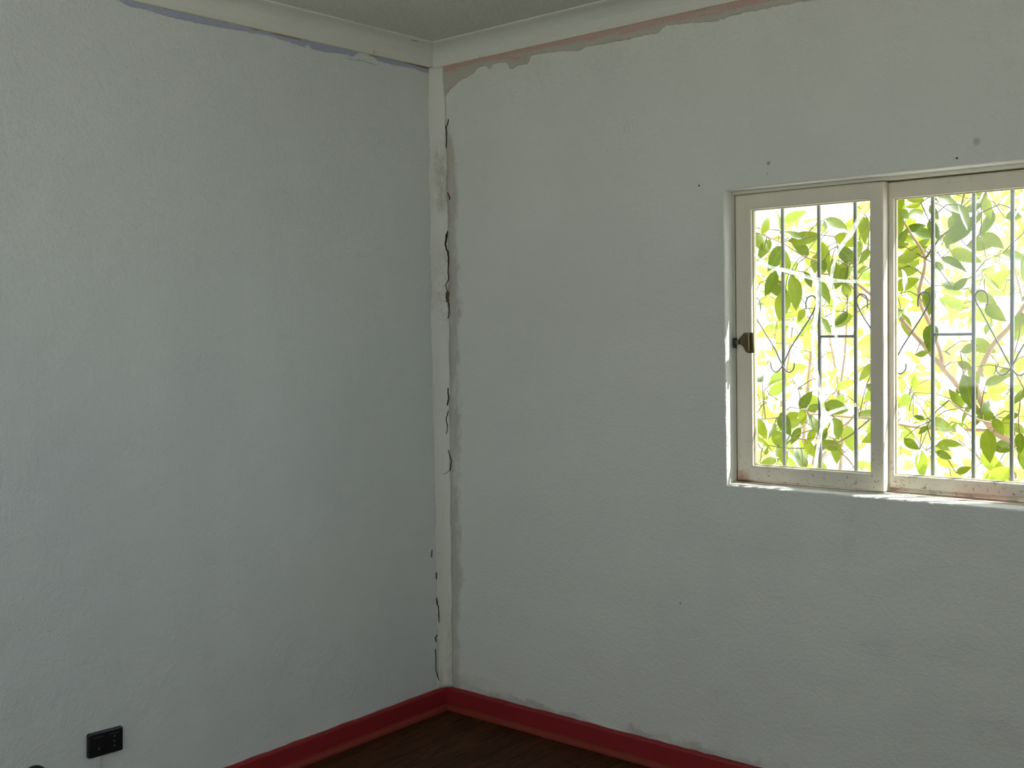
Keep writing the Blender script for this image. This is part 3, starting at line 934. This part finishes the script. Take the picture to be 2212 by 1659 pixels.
def leaf_mesh(seed):
    rnd = random.Random(seed)
    n_ = 7
    fold = rnd.uniform(.10, .35); droop = rnd.uniform(-.05, .30); wid = rnd.uniform(.24, .30); twist = rnd.uniform(-.25, .25)
    V, F = [], []
    for i in range(n_ + 1):
        t = i / n_
        w = wid * (math.sin(math.pi * t ** .85) ** .8) * (1 - .25 * t) if 0 < i < n_ else (.012 if i == 0 else 0.004)
        zc = -droop * t * t
        tw = twist * t
        for s_ in (-1, 0, 1):
            yy = s_ * w
            V.append((t, yy * math.cos(tw), zc + abs(yy) * fold + yy * math.sin(tw) + (.012 * math.sin(9 * t + s_) if s_ else 0)))
    for i in range(n_):
        for k in range(2):
            F.append((3 * i + k, 3 * i + k + 1, 3 * i + k + 4, 3 * i + k + 3))
    me = bpy.data.meshes.new('leaf')
    me.from_pydata(V, [], F)
    for p in me.polygons: p.use_smooth = True
    return me


LEAF = {}
for key in ('leaf', 'leaf_far'):
    LEAF[key] = []
    for q in range(5):
        me = leaf_mesh(q + 1); me.materials.append(M[key]); LEAF[key].append(me)


def put_leaf(parent, row, key, org):
    b, d, nn, L = Vector(row[0:3]), Vector(row[3:6]).normalized(), Vector(row[6:9]), row[9]
    y_ = nn.cross(d).normalized(); z_ = d.cross(y_)
    o = link('leaf', random.choice(LEAF[key]), None, parent)
    mt = Matrix.Identity(4)
    for i in range(3):
        mt[i][0], mt[i][1], mt[i][2], mt[i][3] = d[i] * L, y_[i] * L, z_[i] * L, b[i] - org[i]
    o.matrix_basis = mt


def random_leaf(p, size, rnd):
    d = Vector((rnd.uniform(-1, 1), rnd.uniform(-.6, .6), rnd.uniform(-1.1, .5))).normalized()
    nn = Vector((rnd.uniform(-.6, .6), rnd.uniform(-1.0, .1), rnd.uniform(-.1, 1.0)))
    return (*p, *d, *nn, size * rnd.uniform(.75, 1.2))


def twigs(bases, seeds, parent, org, mat, r0=.0017, maxlen=.45):
    """grow thin twigs joining every leaf base to its nearest branch point (Prim)"""
    pts = [Vector(b) for b in bases]
    tree = [Vector(s) for s in seeds]
    left = list(range(len(pts)))
    best = {i: min(((pts[i] - q).length, k) for k, q in enumerate(tree)) for i in left}
    bm = bmesh.new()
    while left:
        i = min(left, key=lambda j: best[j][0])
        left.remove(i)
        dist, k = best[i]
        if dist < maxlen and dist > .004:
            a, b = tree[k], pts[i]
            mid = a.lerp(b, .5) + Vector((0, 0, .12 * dist)) + Vector((random.uniform(-1, 1), random.uniform(-1, 1), random.uniform(-1, 1))) * .06 * dist
            bm_tube(bm, [a, mid, b], [r0 * 1.35, r0 * 1.1, r0 * .8], 4, False)
        tree.append(pts[i]); kk = len(tree) - 1
        for j in left:
            dd = (pts[j] - pts[i]).length
            if dd < best[j][0]: best[j] = (dd, kk)
    for v in bm.verts: v.co -= org
    o = from_bm('twig_growth', bm, mat, parent, True, False)
    o['kind'] = 'stuff'
    return o


NEAR_LEAVES = [
    (0.978, 0.682, 1.761, 0.296, 0.446, 0.845, 0.789, -0.668, -0.358, 0.077),
    (0.955, 0.871, 1.783, 0.02, -0.254, 0.967, 1.173, -0.304, 0.197, 0.08),
    (1.008, 0.691, 1.737, -0.185, -0.642, -0.744, 0.777, -0.601, 0.763, 0.09),
    (0.977, 0.845, 1.722, -0.076, -0.642, -0.763, 0.916, -0.51, 0.373, 0.116),
    (1.23, 0.354, 1.595, 0.131, 0.143, 0.981, 0.866, -0.524, 0.776, 0.082),
    (1.252, 0.453, 1.714, -0.828, -0.292, 0.479, 0.572, -0.768, 0.863, 0.071),
    (1.202, 0.453, 1.71, 0.895, 0.415, 0.163, 1.142, -0.333, 0.15, 0.109),
    (1.208, 0.589, 1.668, -0.519, -0.545, 0.658, 0.482, -0.879, 0.375, 0.086),
    (1.128, 0.89, 1.773, -0.273, 0.348, 0.897, 1.01, -0.391, 0.929, 0.042),
    (1.307, 0.516, 1.627, -0.198, -0.004, 0.98, 0.425, -0.977, -0.352, 0.079),
    (1.381, 0.436, 1.682, 0.385, 0.661, -0.644, 0.557, -0.857, -0.233, 0.106),
    (1.276, 0.852, 1.728, 0.047, -0.562, -0.826, 0.777, -0.68, -0.387, 0.102),
    (1.336, 0.438, 1.642, -0.382, 0.182, -0.906, 0.635, -0.709, 0.949, 0.062),
    (1.388, 0.378, 1.637, 0.292, -0.371, -0.882, 0.322, -1.031, 0.132, 0.088),
    (1.422, 0.426, 1.613, -0.565, -0.084, -0.821, 0.432, -0.885, 0.898, 0.093),
    (1.139, 0.603, 1.598, 0.138, 0.076, -0.987, 0.794, -0.613, 0.382, 0.122),
    (1.035, 0.75, 1.553, -0.118, -0.159, -0.98, 0.564, -0.796, 0.562, 0.114),
    (1.088, 0.578, 1.619, -0.256, -0.255, -0.932, 0.708, -0.742, -0.432, 0.097),
    (1.296, 0.372, 1.601, 0.321, 0.363, -0.875, 0.796, -0.663, -0.366, 0.061),
    (1.209, 0.649, 1.584, 0.488, 0.164, -0.857, 0.857, -0.545, 0.579, 0.096),
    (1.414, 0.416, 1.567, -0.019, 0.476, -0.879, 0.379, -0.979, 0.198, 0.073),
    (1.417, 0.592, 1.776, -0.239, -0.503, -0.831, 0.501, -0.862, 0.389, 0.062),
    (1.406, 0.634, 1.616, -0.365, -0.891, -0.27, 0.711, -0.67, 0.579, 0.059),
    (1.215, 0.536, 1.483, -0.189, -0.549, -0.814, 0.311, -1.038, 0.17, 0.051),
    (1.396, 0.475, 1.469, -0.363, -0.575, -0.734, 1.001, -0.453, 0.157, 0.065),
    (1.317, 0.458, 1.449, 0.297, 0.388, -0.873, 1.055, -0.405, 0.173, 0.066),
    (1.404, 0.488, 1.627, -0.487, -0.823, -0.293, 0.961, -0.448, 0.717, 0.053),
    (1.433, 0.558, 1.678, -0.331, -0.161, -0.93, 0.974, -0.484, 0.028, 0.062),
    (1.052, 0.774, 1.632, -0.221, 0.231, -0.947, 1.068, -0.383, 0.349, 0.069),
    (1.049, 0.82, 1.191, 0.525, 0.841, 0.132, 1.002, -0.494, -0.445, 0.037),
    (1.033, 0.867, 1.111, 0.5, 0.19, 0.845, 0.395, -0.958, 0.297, 0.08),
    (1.082, 0.653, 1.099, 0.957, 0.239, 0.161, 0.178, -1.181, -0.257, 0.058),
    (1.26, 0.431, 1.15, -0.198, 0.205, -0.959, 0.201, -1.125, 0.267, 0.067),
    (1.21, 0.562, 1.132, 0.673, 0.667, 0.32, 0.877, -0.563, 0.079, 0.056),
    (1.314, 0.463, 1.161, 0.683, 0.703, -0.197, 0.948, -0.503, 0.077, 0.1),
    (0.891, 0.778, 1.08, 0.545, 0.081, -0.834, 0.676, -0.703, 0.524, 0.094),
    (1.052, 0.633, 1.079, -0.457, 0.017, -0.89, 1.112, -0.364, 0.065, 0.072),
    (1.041, 0.866, 1.069, -0.686, -0.653, -0.321, 0.232, -1.068, 0.7, 0.094),
    (1.096, 0.89, 1.017, -0.382, -0.044, 0.923, 0.891, -0.534, 0.335, 0.094),
    (1.011, 0.739, 0.991, 0.11, -0.41, -0.905, 0.948, -0.535, -0.392, 0.078),
    (1.167, 0.464, 1.01, 0.216, -0.283, -0.935, 0.125, -1.157, 0.743, 0.064),
    (1.053, 0.846, 0.878, -0.224, 0.292, 0.93, 1.124, -0.335, 0.35, 0.122),
    (1.275, 0.41, 1.048, 0.39, 0.286, -0.875, 0.883, -0.584, -0.303, 0.071),
    (1.146, 0.917, 0.998, 0.261, -0.072, -0.963, 0.702, -0.668, 0.709, 0.093),
    (1.343, 0.488, 1.119, 0.202, 0.258, -0.945, 0.916, -0.529, 0.097, 0.083),
    (0.958, 0.613, 1.019, 0.893, 0.314, -0.324, 0.84, -0.559, 0.605, 0.091),
    (0.981, 0.654, 0.924, 0.648, 0.747, 0.145, 1.077, -0.416, -0.249, 0.082),
    (1.056, 0.824, 1.045, -0.376, -0.356, -0.856, 0.576, -0.786, 0.56, 0.07),
    (1.24, 0.553, 1.07, -0.297, -0.205, -0.933, 0.453, -0.938, -0.117, 0.056),
    (1.329, 0.428, 1.047, 0.108, 0.418, 0.902, 0.541, -0.803, 0.749, 0.05),
    (1.057, 0.55, 0.97, 0.381, -0.179, 0.907, 0.624, -0.778, 0.089, 0.031),
    (1.585, 0.442, 1.843, -0.313, 0.085, -0.946, 0.425, -0.949, 0.058, 0.093),
    (1.575, 0.426, 1.788, 0.124, -0.176, -0.977, 0.575, -0.809, 0.234, 0.111),
    (1.55, 0.743, 1.838, -0.688, -0.726, 0.025, 0.701, -0.738, -0.281, 0.06),
    (1.681, 0.363, 1.791, -0.896, -0.309, -0.32, 1.09, -0.41, -0.322, 0.05),
    (1.561, 0.568, 1.772, 0.563, 0.815, 0.136, 0.42, -0.922, 0.504, 0.092),
    (1.676, 0.421, 1.822, -0.013, 0.246, -0.969, 1.131, -0.32, 0.481, 0.08),
    (1.717, 0.386, 1.81, 0.757, 0.417, -0.503, 0.871, -0.54, 0.496, 0.1),
    (1.739, 0.494, 1.796, 0.066, 0.159, -0.985, 0.29, -1.012, 0.806, 0.073),
    (1.666, 0.468, 1.791, 0.593, 0.005, -0.805, 0.457, -0.887, 0.565, 0.055),
    (1.803, 0.446, 1.745, -0.448, -0.488, -0.749, 0.452, -0.944, -0.195, 0.107),
    (1.815, 0.301, 1.772, 0.37, 0.31, -0.876, 0.903, -0.544, 0.049, 0.083),
    (1.706, 0.359, 1.736, 0.523, -0.161, -0.837, 0.655, -0.765, -0.101, 0.068),
    (1.551, 0.576, 1.726, 0.769, 0.55, 0.327, 0.68, -0.693, 0.631, 0.069),
    (1.561, 0.882, 1.727, -0.211, -0.53, -0.822, 0.226, -1.141, -0.278, 0.061),
    (1.507, 0.793, 1.686, 0.738, 0.28, 0.614, 0.547, -0.808, 0.595, 0.049),
    (1.455, 0.797, 1.656, 0.885, 0.336, 0.322, 0.543, -0.865, -0.173, 0.09),
    (1.642, 0.439, 1.643, -0.532, -0.792, -0.301, 0.956, -0.53, -0.412, 0.084),
    (1.386, 0.862, 1.602, 0.817, 0.553, 0.159, 0.697, -0.697, 0.367, 0.101),
    (1.373, 0.915, 1.551, 0.823, 0.464, 0.327, 1.028, -0.425, 0.22, 0.097),
    (1.562, 0.776, 1.622, 0.559, 0.805, -0.2, 0.816, -0.604, 0.236, 0.06),
    (1.663, 0.657, 1.722, -0.133, -0.142, -0.981, 0.149, -1.169, 0.266, 0.058),
    (1.783, 0.642, 1.836, -0.49, 0.071, -0.869, 1.071, -0.422, -0.268, 0.075),
    (1.744, 0.745, 1.831, 0.24, -0.046, -0.97, 0.37, -1.023, -0.331, 0.077),
    (1.674, 0.877, 1.844, 0.441, 0.851, 0.285, 0.861, -0.601, -0.264, 0.08),
    (1.819, 0.477, 1.757, -0.493, -0.2, -0.847, 0.903, -0.545, 0.027, 0.054),
    (1.761, 0.418, 1.526, 0.641, 0.219, 0.736, 0.281, -1.058, 0.258, 0.054),
    (1.59, 0.402, 1.668, 0.422, 0.298, 0.856, 0.872, -0.599, -0.381, 0.066),
    (1.543, 0.597, 1.717, 0.268, 0.74, -0.618, 0.354, -1.035, -0.307, 0.058),
    (1.557, 0.479, 1.671, 0.837, 0.523, 0.16, 0.254, -1.124, -0.364, 0.045),
    (1.713, 0.398, 1.8, 0.64, 0.755, 0.144, 1.078, -0.41, -0.177, 0.058),
    (1.571, 0.473, 1.786, 0.369, 0.786, -0.497, 1.125, -0.386, -0.411, 0.056),
    (1.647, 0.753, 1.783, 0.022, -0.54, -0.841, 0.413, -0.912, 0.747, 0.07),
    (1.771, 0.63, 1.797, -0.813, -0.481, -0.327, 1.109, -0.386, -0.214, 0.064),
    (1.923, 0.535, 1.456, -0.23, -0.285, -0.93, 0.406, -0.983, -0.203, 0.061),
    (1.528, 0.719, 1.32, 0.815, 0.556, 0.159, 0.639, -0.787, -0.231, 0.052),
    (1.79, 0.387, 1.342, 0.525, 0.796, 0.3, 0.843, -0.619, -0.316, 0.064),
    (1.579, 0.853, 1.327, 0.397, 0.769, -0.501, 1.042, -0.417, 0.172, 0.029),
    (1.644, 0.79, 1.295, 0.748, 0.431, -0.505, 0.189, -1.145, 0.123, 0.06),
    (1.791, 0.458, 1.288, 0.606, -0.018, -0.796, 0.192, -1.119, 0.472, 0.054),
    (1.792, 0.41, 1.272, 0.183, 0.279, -0.943, 0.747, -0.709, -0.433, 0.118),
    (1.611, 0.94, 1.214, -0.404, -0.321, -0.857, 0.55, -0.802, 0.647, 0.05),
    (1.749, 0.822, 1.243, 0.906, 0.39, 0.163, 0.31, -1.073, -0.327, 0.059),
    (1.909, 0.467, 1.287, -0.917, -0.246, -0.315, 0.311, -0.994, 0.81, 0.043),
    (1.777, 0.637, 1.133, 0.144, 0.589, 0.796, 0.762, -0.635, 0.447, 0.064),
    (1.73, 0.899, 1.102, -0.786, -0.509, 0.352, 0.595, -0.828, -0.29, 0.076),
    (1.734, 0.737, 1.129, -0.05, -0.474, -0.879, 0.686, -0.717, 0.201, 0.043),
    (1.87, 0.437, 1.143, 0.408, 0.266, -0.873, 0.184, -1.134, 0.338, 0.064),
    (1.848, 0.628, 1.128, 0.082, 0.14, -0.987, 0.342, -1.02, 0.051, 0.067),
    (1.826, 0.52, 1.098, 0.205, -0.393, -0.897, 0.351, -1.03, -0.208, 0.105),
    (1.549, 0.777, 1.064, 0.045, 0.665, 0.746, 0.751, -0.617, 0.852, 0.069),
    (1.629, 0.589, 1.111, 0.429, 0.831, -0.353, 1.123, -0.344, 0.218, 0.1),
    (1.593, 0.628, 1.11, -0.868, -0.197, 0.455, 0.409, -0.907, 0.865, 0.039),
    (1.662, 0.465, 1.106, -0.43, -0.672, -0.603, 0.66, -0.722, 0.446, 0.037),
    (1.555, 0.549, 1.054, 0.712, 0.303, -0.634, 0.559, -0.862, -0.336, 0.062),
    (1.507, 0.811, 0.99, -0.261, 0.28, -0.924, 1.145, -0.288, 0.765, 0.062),
    (1.685, 0.472, 1.025, 0.746, 0.561, -0.358, 0.67, -0.724, 0.31, 0.059),
    (1.73, 0.529, 0.955, 0.869, 0.192, 0.456, 0.249, -1.082, 0.305, 0.048),
    (1.936, 0.512, 1.225, -0.272, -0.653, -0.706, 0.932, -0.508, 0.197, 0.064),
    (1.924, 0.511, 1.093, 0.17, -0.47, -0.866, 0.32, -1.071, -0.42, 0.064),
    (1.884, 0.572, 1.116, 0.566, 0.496, -0.658, 0.215, -1.132, 0.0, 0.055),
    (1.923, 0.505, 1.15, -0.923, -0.226, -0.313, 0.696, -0.714, 0.123, 0.043),
]
FAR_LEAVES = [
    (0.32, 2.526, 1.906, -0.928, -0.214, 0.304, 1.073, -0.379, 0.338, 0.085),
    (0.154, 2.528, 1.409, -0.548, -0.78, -0.303, 0.481, -0.896, 0.14, 0.133),
    (0.225, 2.557, 1.351, 0.318, -0.092, 0.944, 0.102, -1.166, 0.885, 0.1),
    (0.457, 2.238, 1.511, 0.097, 0.566, -0.819, 1.107, -0.384, -0.148, 0.081),
    (0.651, 2.427, 2.018, -0.584, -0.515, -0.628, 0.422, -0.953, 0.036, 0.112),
    (0.503, 2.346, 1.906, 0.491, 0.202, 0.847, 0.986, -0.503, -0.392, 0.075),
    (0.511, 2.121, 1.548, -0.111, -0.415, -0.903, 0.816, -0.601, 0.283, 0.085),
    (0.585, 2.388, 1.506, -0.138, -0.387, -0.912, 0.369, -0.948, 0.765, 0.106),
    (0.178, 2.245, 1.901, -0.492, -0.819, -0.294, 0.671, -0.696, 0.694, 0.083),
    (0.174, 2.197, 1.011, 0.267, 0.476, 0.838, 0.739, -0.682, 0.055, 0.058),
    (0.644, 2.244, 1.041, 0.746, 0.433, -0.505, 0.633, -0.739, 0.536, 0.067),
    (0.669, 2.187, 0.728, 0.798, 0.582, 0.158, 0.198, -1.128, 0.264, 0.079),
    (0.303, 2.219, 1.173, -0.856, -0.402, -0.326, 0.249, -1.037, 0.949, 0.127),
    (0.223, 2.25, 1.325, 0.14, 0.591, 0.794, 0.985, -0.455, 0.323, 0.103),
    (0.263, 2.515, 1.296, 0.045, -0.023, 0.999, 0.88, -0.505, 0.889, 0.106),
    (0.788, 2.162, 1.359, -0.831, -0.45, -0.327, 0.818, -0.558, 0.889, 0.095),
    (0.338, 2.096, 1.152, 0.784, 0.392, 0.481, 0.304, -1.018, 0.547, 0.093),
    (0.379, 2.167, 0.833, -0.889, -0.327, -0.322, 0.446, -0.925, 0.15, 0.088),
    (1.191, 2.507, 2.038, 0.438, 0.229, -0.869, 0.918, -0.519, 0.224, 0.084),
    (1.195, 2.257, 1.581, -0.336, -0.155, -0.929, 0.435, -0.93, 0.208, 0.054),
    (1.277, 2.063, 1.708, 0.419, 0.863, 0.281, 0.881, -0.561, 0.06, 0.105),
    (1.199, 2.354, 1.518, 0.524, 0.153, 0.838, 0.12, -1.222, -0.141, 0.055),
    (1.098, 2.26, 1.448, 0.904, 0.396, 0.163, 0.342, -1.038, -0.2, 0.082),
    (1.07, 2.038, 1.449, 0.009, -0.529, -0.849, 0.289, -1.051, 0.248, 0.08),
    (0.849, 2.44, 1.518, 0.769, 0.619, 0.156, 1.11, -0.373, -0.038, 0.105),
    (0.891, 2.512, 1.505, -0.787, -0.523, -0.327, 0.488, -0.921, -0.311, 0.088),
    (1.217, 2.358, 1.623, 0.644, -0.089, -0.76, 0.153, -1.206, -0.307, 0.066),
    (1.299, 2.512, 2.018, -0.277, -0.23, -0.933, 1.099, -0.377, 0.049, 0.094),
    (0.981, 2.133, 1.097, 0.789, 0.593, 0.157, 0.471, -0.873, 0.595, 0.11),
    (0.941, 2.184, 0.937, -0.219, -0.299, -0.929, 1.048, -0.377, 0.671, 0.084),
    (1.348, 2.293, 1.133, -0.54, -0.786, -0.302, 0.158, -1.168, 0.166, 0.107),
    (0.759, 2.511, 1.011, 0.488, 0.822, 0.293, 0.383, -1.006, -0.25, 0.09),
    (0.862, 2.293, 1.155, -0.06, 0.296, -0.953, 0.704, -0.72, -0.057, 0.086),
    (1.157, 2.38, 0.874, -0.344, 0.128, -0.93, 1.077, -0.385, 0.196, 0.084),
    (1.365, 2.498, 1.259, -0.307, -0.192, -0.932, 0.551, -0.826, 0.28, 0.1),
]

# the tree close to the window
org = Vector((2.05, 1.25, GZ))
tr = empty('garden_tree', org)
tag(tr, 'leafy tree with broad glossy leaves right outside the barred window', 'tree')
def branch(name, pts, r_a, r_b, mat='bark', sides=8):
    path = smooth_path([Vector(p) - org for p in pts], 5)
    n_ = len(path)
    return tube(name, path, [(r_a + (r_b - r_a) * i / (n_ - 1)) * random.uniform(.93, 1.07) for i in range(n_)], M[mat], tr, sides)
LIMBS = [
    [(1.70, .98, 1.05), (1.616, 0.9, 1.197), (1.56, 0.814, 1.304), (1.504, 0.771, 1.389), (1.449, 0.729, 1.469), (1.386, 0.686, 1.529), (1.322, 0.643, 1.586), (1.241, 0.6, 1.604)],
    [(1.70, .98, 1.05), (1.67, 0.9, 1.198), (1.698, 0.862, 1.271), (1.747, 0.825, 1.35), (1.817, 0.788, 1.419), (1.90, 0.75, 1.54), (1.98, .72, 1.75)],
    [(1.575, 0.85, 1.26), (1.568, 0.84, 1.325), (1.562, 0.76, 1.42), (1.566, 0.65, 1.515), (1.605, 0.6, 1.633), (1.574, 0.55, 1.722), (1.556, 0.5, 1.80), (1.55, .5, 1.95)],
    [(1.605, 0.6, 1.633), (1.664, 0.567, 1.695), (1.722, 0.533, 1.733), (1.76, 0.5, 1.81), (1.80, .48, 1.95)],
    [(1.449, .729, 1.469), (1.40, .72, 1.49), (1.33, 0.7, 1.54), (1.268, 0.65, 1.628), (1.19, 0.6, 1.662), (1.128, 0.55, 1.712), (1.066, 0.5, 1.746)],
    [(1.95, 1.15, .85), (1.92, .85, 1.02), (1.824, 0.65, 1.098), (1.769, 0.6, 1.122), (1.728, 0.55, 1.161), (1.717, 0.5, 1.186)],
    [(1.70, .98, 1.05), (1.5, .86, 1.06), (1.336, 0.8, 1.09), (1.244, 0.775, 1.096), (1.149, 0.75, 1.103), (1.053, 0.725, 1.093), (0.934, 0.7, 1.077)],
    [(1.336, 0.8, 1.09), (1.25, .8, 1.02), (1.161, 0.8, 0.981), (1.086, 0.767, 0.975), (1.029, 0.733, 0.977), (0.971, 0.7, 0.989)],
    [(2.2, 1.25, 1.6), (2.25, .95, 1.95), (2.32, .65, 2.2), (2.28, .45, 2.38)],  # unseen overhead limb, added to dapple the sun on the sill
]
RAD = [(.011, .004), (.011, .005), (.008, .0025), (.004, .002), (.005, .0018), (.006, .002), (.005, .002), (.003, .0016), (.009, .004)]
branch('trunk', [org, (2.02, 1.22, .25), (1.95, 1.15, .7), (1.95, 1.15, .85)], .04, .028, sides=12)
branch('branch', [(1.95, 1.15, .83), (1.85, 1.08, .95), (1.70, .98, 1.05)], .022, .016)
branch('branch', [(1.95, 1.15, .83), (2.08, 1.2, 1.1), (2.2, 1.25, 1.6), (2.2, 1.2, 2.2)], .022, .008)
seeds = []
for L_, (a_, b_) in zip(LIMBS, RAD):
    branch('branch', L_, a_, b_, 'bark' if a_ > .0045 else 'twig')
    seeds += smooth_path(L_, 3)
shade_limb = smooth_path(LIMBS[-1][1:], 6)
seeds += smooth_path([(1.95, 1.15, .83), (2.08, 1.2, 1.1), (2.2, 1.25, 1.6), (2.2, 1.2, 2.2)], 5)
rnd = random.Random(5)
rows_ = list(NEAR_LEAVES)
n_shade_leaves = 75
while len(rows_) < 300 - n_shade_leaves:
    s_ = rnd.choice(seeds)
    p = s_ + Vector((rnd.gauss(0, .16), rnd.gauss(.12, .14), rnd.gauss(.05, .16)))
    if p.y < .28 or (p.z > 1.86 and rnd.random() < .93): continue
    # the middle of both panes stays open to the light
    if 1.08 < p.z < 1.42 and rnd.random() < .80: continue
    rows_.append(random_leaf(p, .092, rnd))
while len(rows_) < 300:  # leaves around the added limb, put in the sun's path
    s_ = Vector(rnd.choice(shade_limb))
    rows_.append(random_leaf(s_ + Vector((rnd.gauss(0, .2), rnd.gauss(0, .15), rnd.gauss(.1, .15))), .095, rnd))
for r_ in rows_:
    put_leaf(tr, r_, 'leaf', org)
twigs([r_[:3] for r_ in rows_], seeds, tr, org, M['twig'])

def leaf_cloud(pts, size, rnd, parent, base, mat, meshes):
    V, F = [], []
    for k, p in enumerate(pts):
        r_ = random_leaf(p, size, rnd)
        d, nn, L = Vector(r_[3:6]).normalized(), Vector(r_[6:9]), r_[9]
        y_ = nn.cross(d).normalized(); z_ = d.cross(y_)
        me = meshes[k % 5]; n0 = len(V)
        V += [p - base + L * (v.co.x * d + v.co.y * y_ + v.co.z * z_) for v in me.vertices]
        F += [tuple(n0 + q for q in f.vertices) for f in me.polygons]
    me = bpy.data.meshes.new('leaf_mass'); me.from_pydata(V, [], F)
    for f in me.polygons: f.use_smooth = True
    lm = link('leaf_mass', me, mat, parent); lm['kind'] = 'stuff'


cl = []
while len(cl) < 190:
    p = Vector((rnd.uniform(.7, 2.2), rnd.uniform(.9, 1.5), rnd.uniform(.7, 2.1)))
    if 1.05 < p.z < 1.45 and rnd.random() < .85: continue
    if p.x < 1.1 and p.z > 1.85: continue
    cl.append(p)
leaf_cloud(cl, .10, rnd, tr, org, M['sun_paled_tree_mass'], LEAF['leaf'])

# sunlit shrubs farther back in the garden
def shrub(base, spots, extra, box_, seed, label, n_stem=6, mass=0):
    base = Vector(base)
    o = empty('garden_shrub', base)
    tag(o, label, 'shrub', 'sunlit shrubs behind the tree')
    rnd = random.Random(seed)
    rows_ = list(spots)
    while len(rows_) < len(spots) + extra:
        p = Vector((rnd.uniform(*box_[0]), rnd.uniform(*box_[1]), rnd.uniform(*box_[2])))
        if 1.15 < p.z < 1.45 and rnd.random() < .5: continue
        rows_.append(random_leaf(p, .11, rnd))
    seeds = []
    for k in range(n_stem):
        tip = Vector((rnd.uniform(*box_[0]), rnd.uniform(*box_[1]), rnd.uniform(box_[2][0] + .6, box_[2][1])))
        a = base + Vector((rnd.uniform(-.15, .15), rnd.uniform(-.1, .1), 0))
        mid = a.lerp(tip, .5) + Vector((rnd.uniform(-.15, .15), rnd.uniform(-.1, .1), .15))
        path = smooth_path([a, mid, tip], 6)
        seeds += path
        n_ = len(path)
        tube('stem', [q - base for q in path], [.014 + (.004 - .014) * i / (n_ - 1) for i in range(n_)], M['bark'], o, 6)
    for r_ in rows_:
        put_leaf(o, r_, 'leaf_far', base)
    twigs([r_[:3] for r_ in rows_], seeds, o, base, M['twig'], .0018, .6)
    if mass:
        leaf_cloud([Vector((rnd.uniform(*box_[0]), rnd.uniform(box_[1][0] + .15, box_[1][1] + .3), rnd.uniform(*box_[2]))) for k in range(mass)],
                   .12, rnd, o, base, M['leaf_mass'], LEAF['leaf_far'])
    return o
a_ = [r_ for r_ in FAR_LEAVES if r_[0] < .9]
b_ = [r_ for r_ in FAR_LEAVES if r_[0] >= .9]
shrub((.25, 2.3, GZ), a_, 265, ((-.6, .86), (1.95, 2.9), (.2, 2.0)), 21, 'sunlit yellow-green shrub behind the tree, farther from the trunk', mass=120)
shrub((1.55, 2.5, GZ), b_, 265, ((1.0, 2.1), (1.95, 3.0), (.2, 2.35)), 22, 'sunlit yellow-green shrub behind the tree trunk', mass=150)
shrub((-.9, 4.3, GZ), [], 300, ((-2.0, -.05), (3.7, 4.9), (.0, 1.9)), 23, 'pale sunlit shrub at the back of the garden beside the taller one', mass=500)
shrub((.9, 4.4, GZ), [], 300, ((.1, 1.7), (3.7, 4.9), (.0, 2.7)), 24, 'taller pale sunlit shrub at the back of the garden', mass=600)

# daylight sampling portals in the two window openings
portal('daylight_portal_seen_window', ((WX0 + WX1) / 2, T + .002, (WZ0 + WZ1) / 2), (-math.pi / 2, 0, 0), WX1 - WX0, WZ1 - WZ0)
portal('daylight_portal_back_window', ((BX0 + BX1) / 2, -RY - T - .002, (BZ0 + BZ1) / 2), (math.pi / 2, 0, 0), BX1 - BX0, BZ1 - BZ0)
portal('daylight_portal_side_window', (RX + T + .002, -(DY0 + DY1) / 2, (DZ0 + DZ1) / 2), (0, math.pi / 2, 0), DZ1 - DZ0, DY1 - DY0)
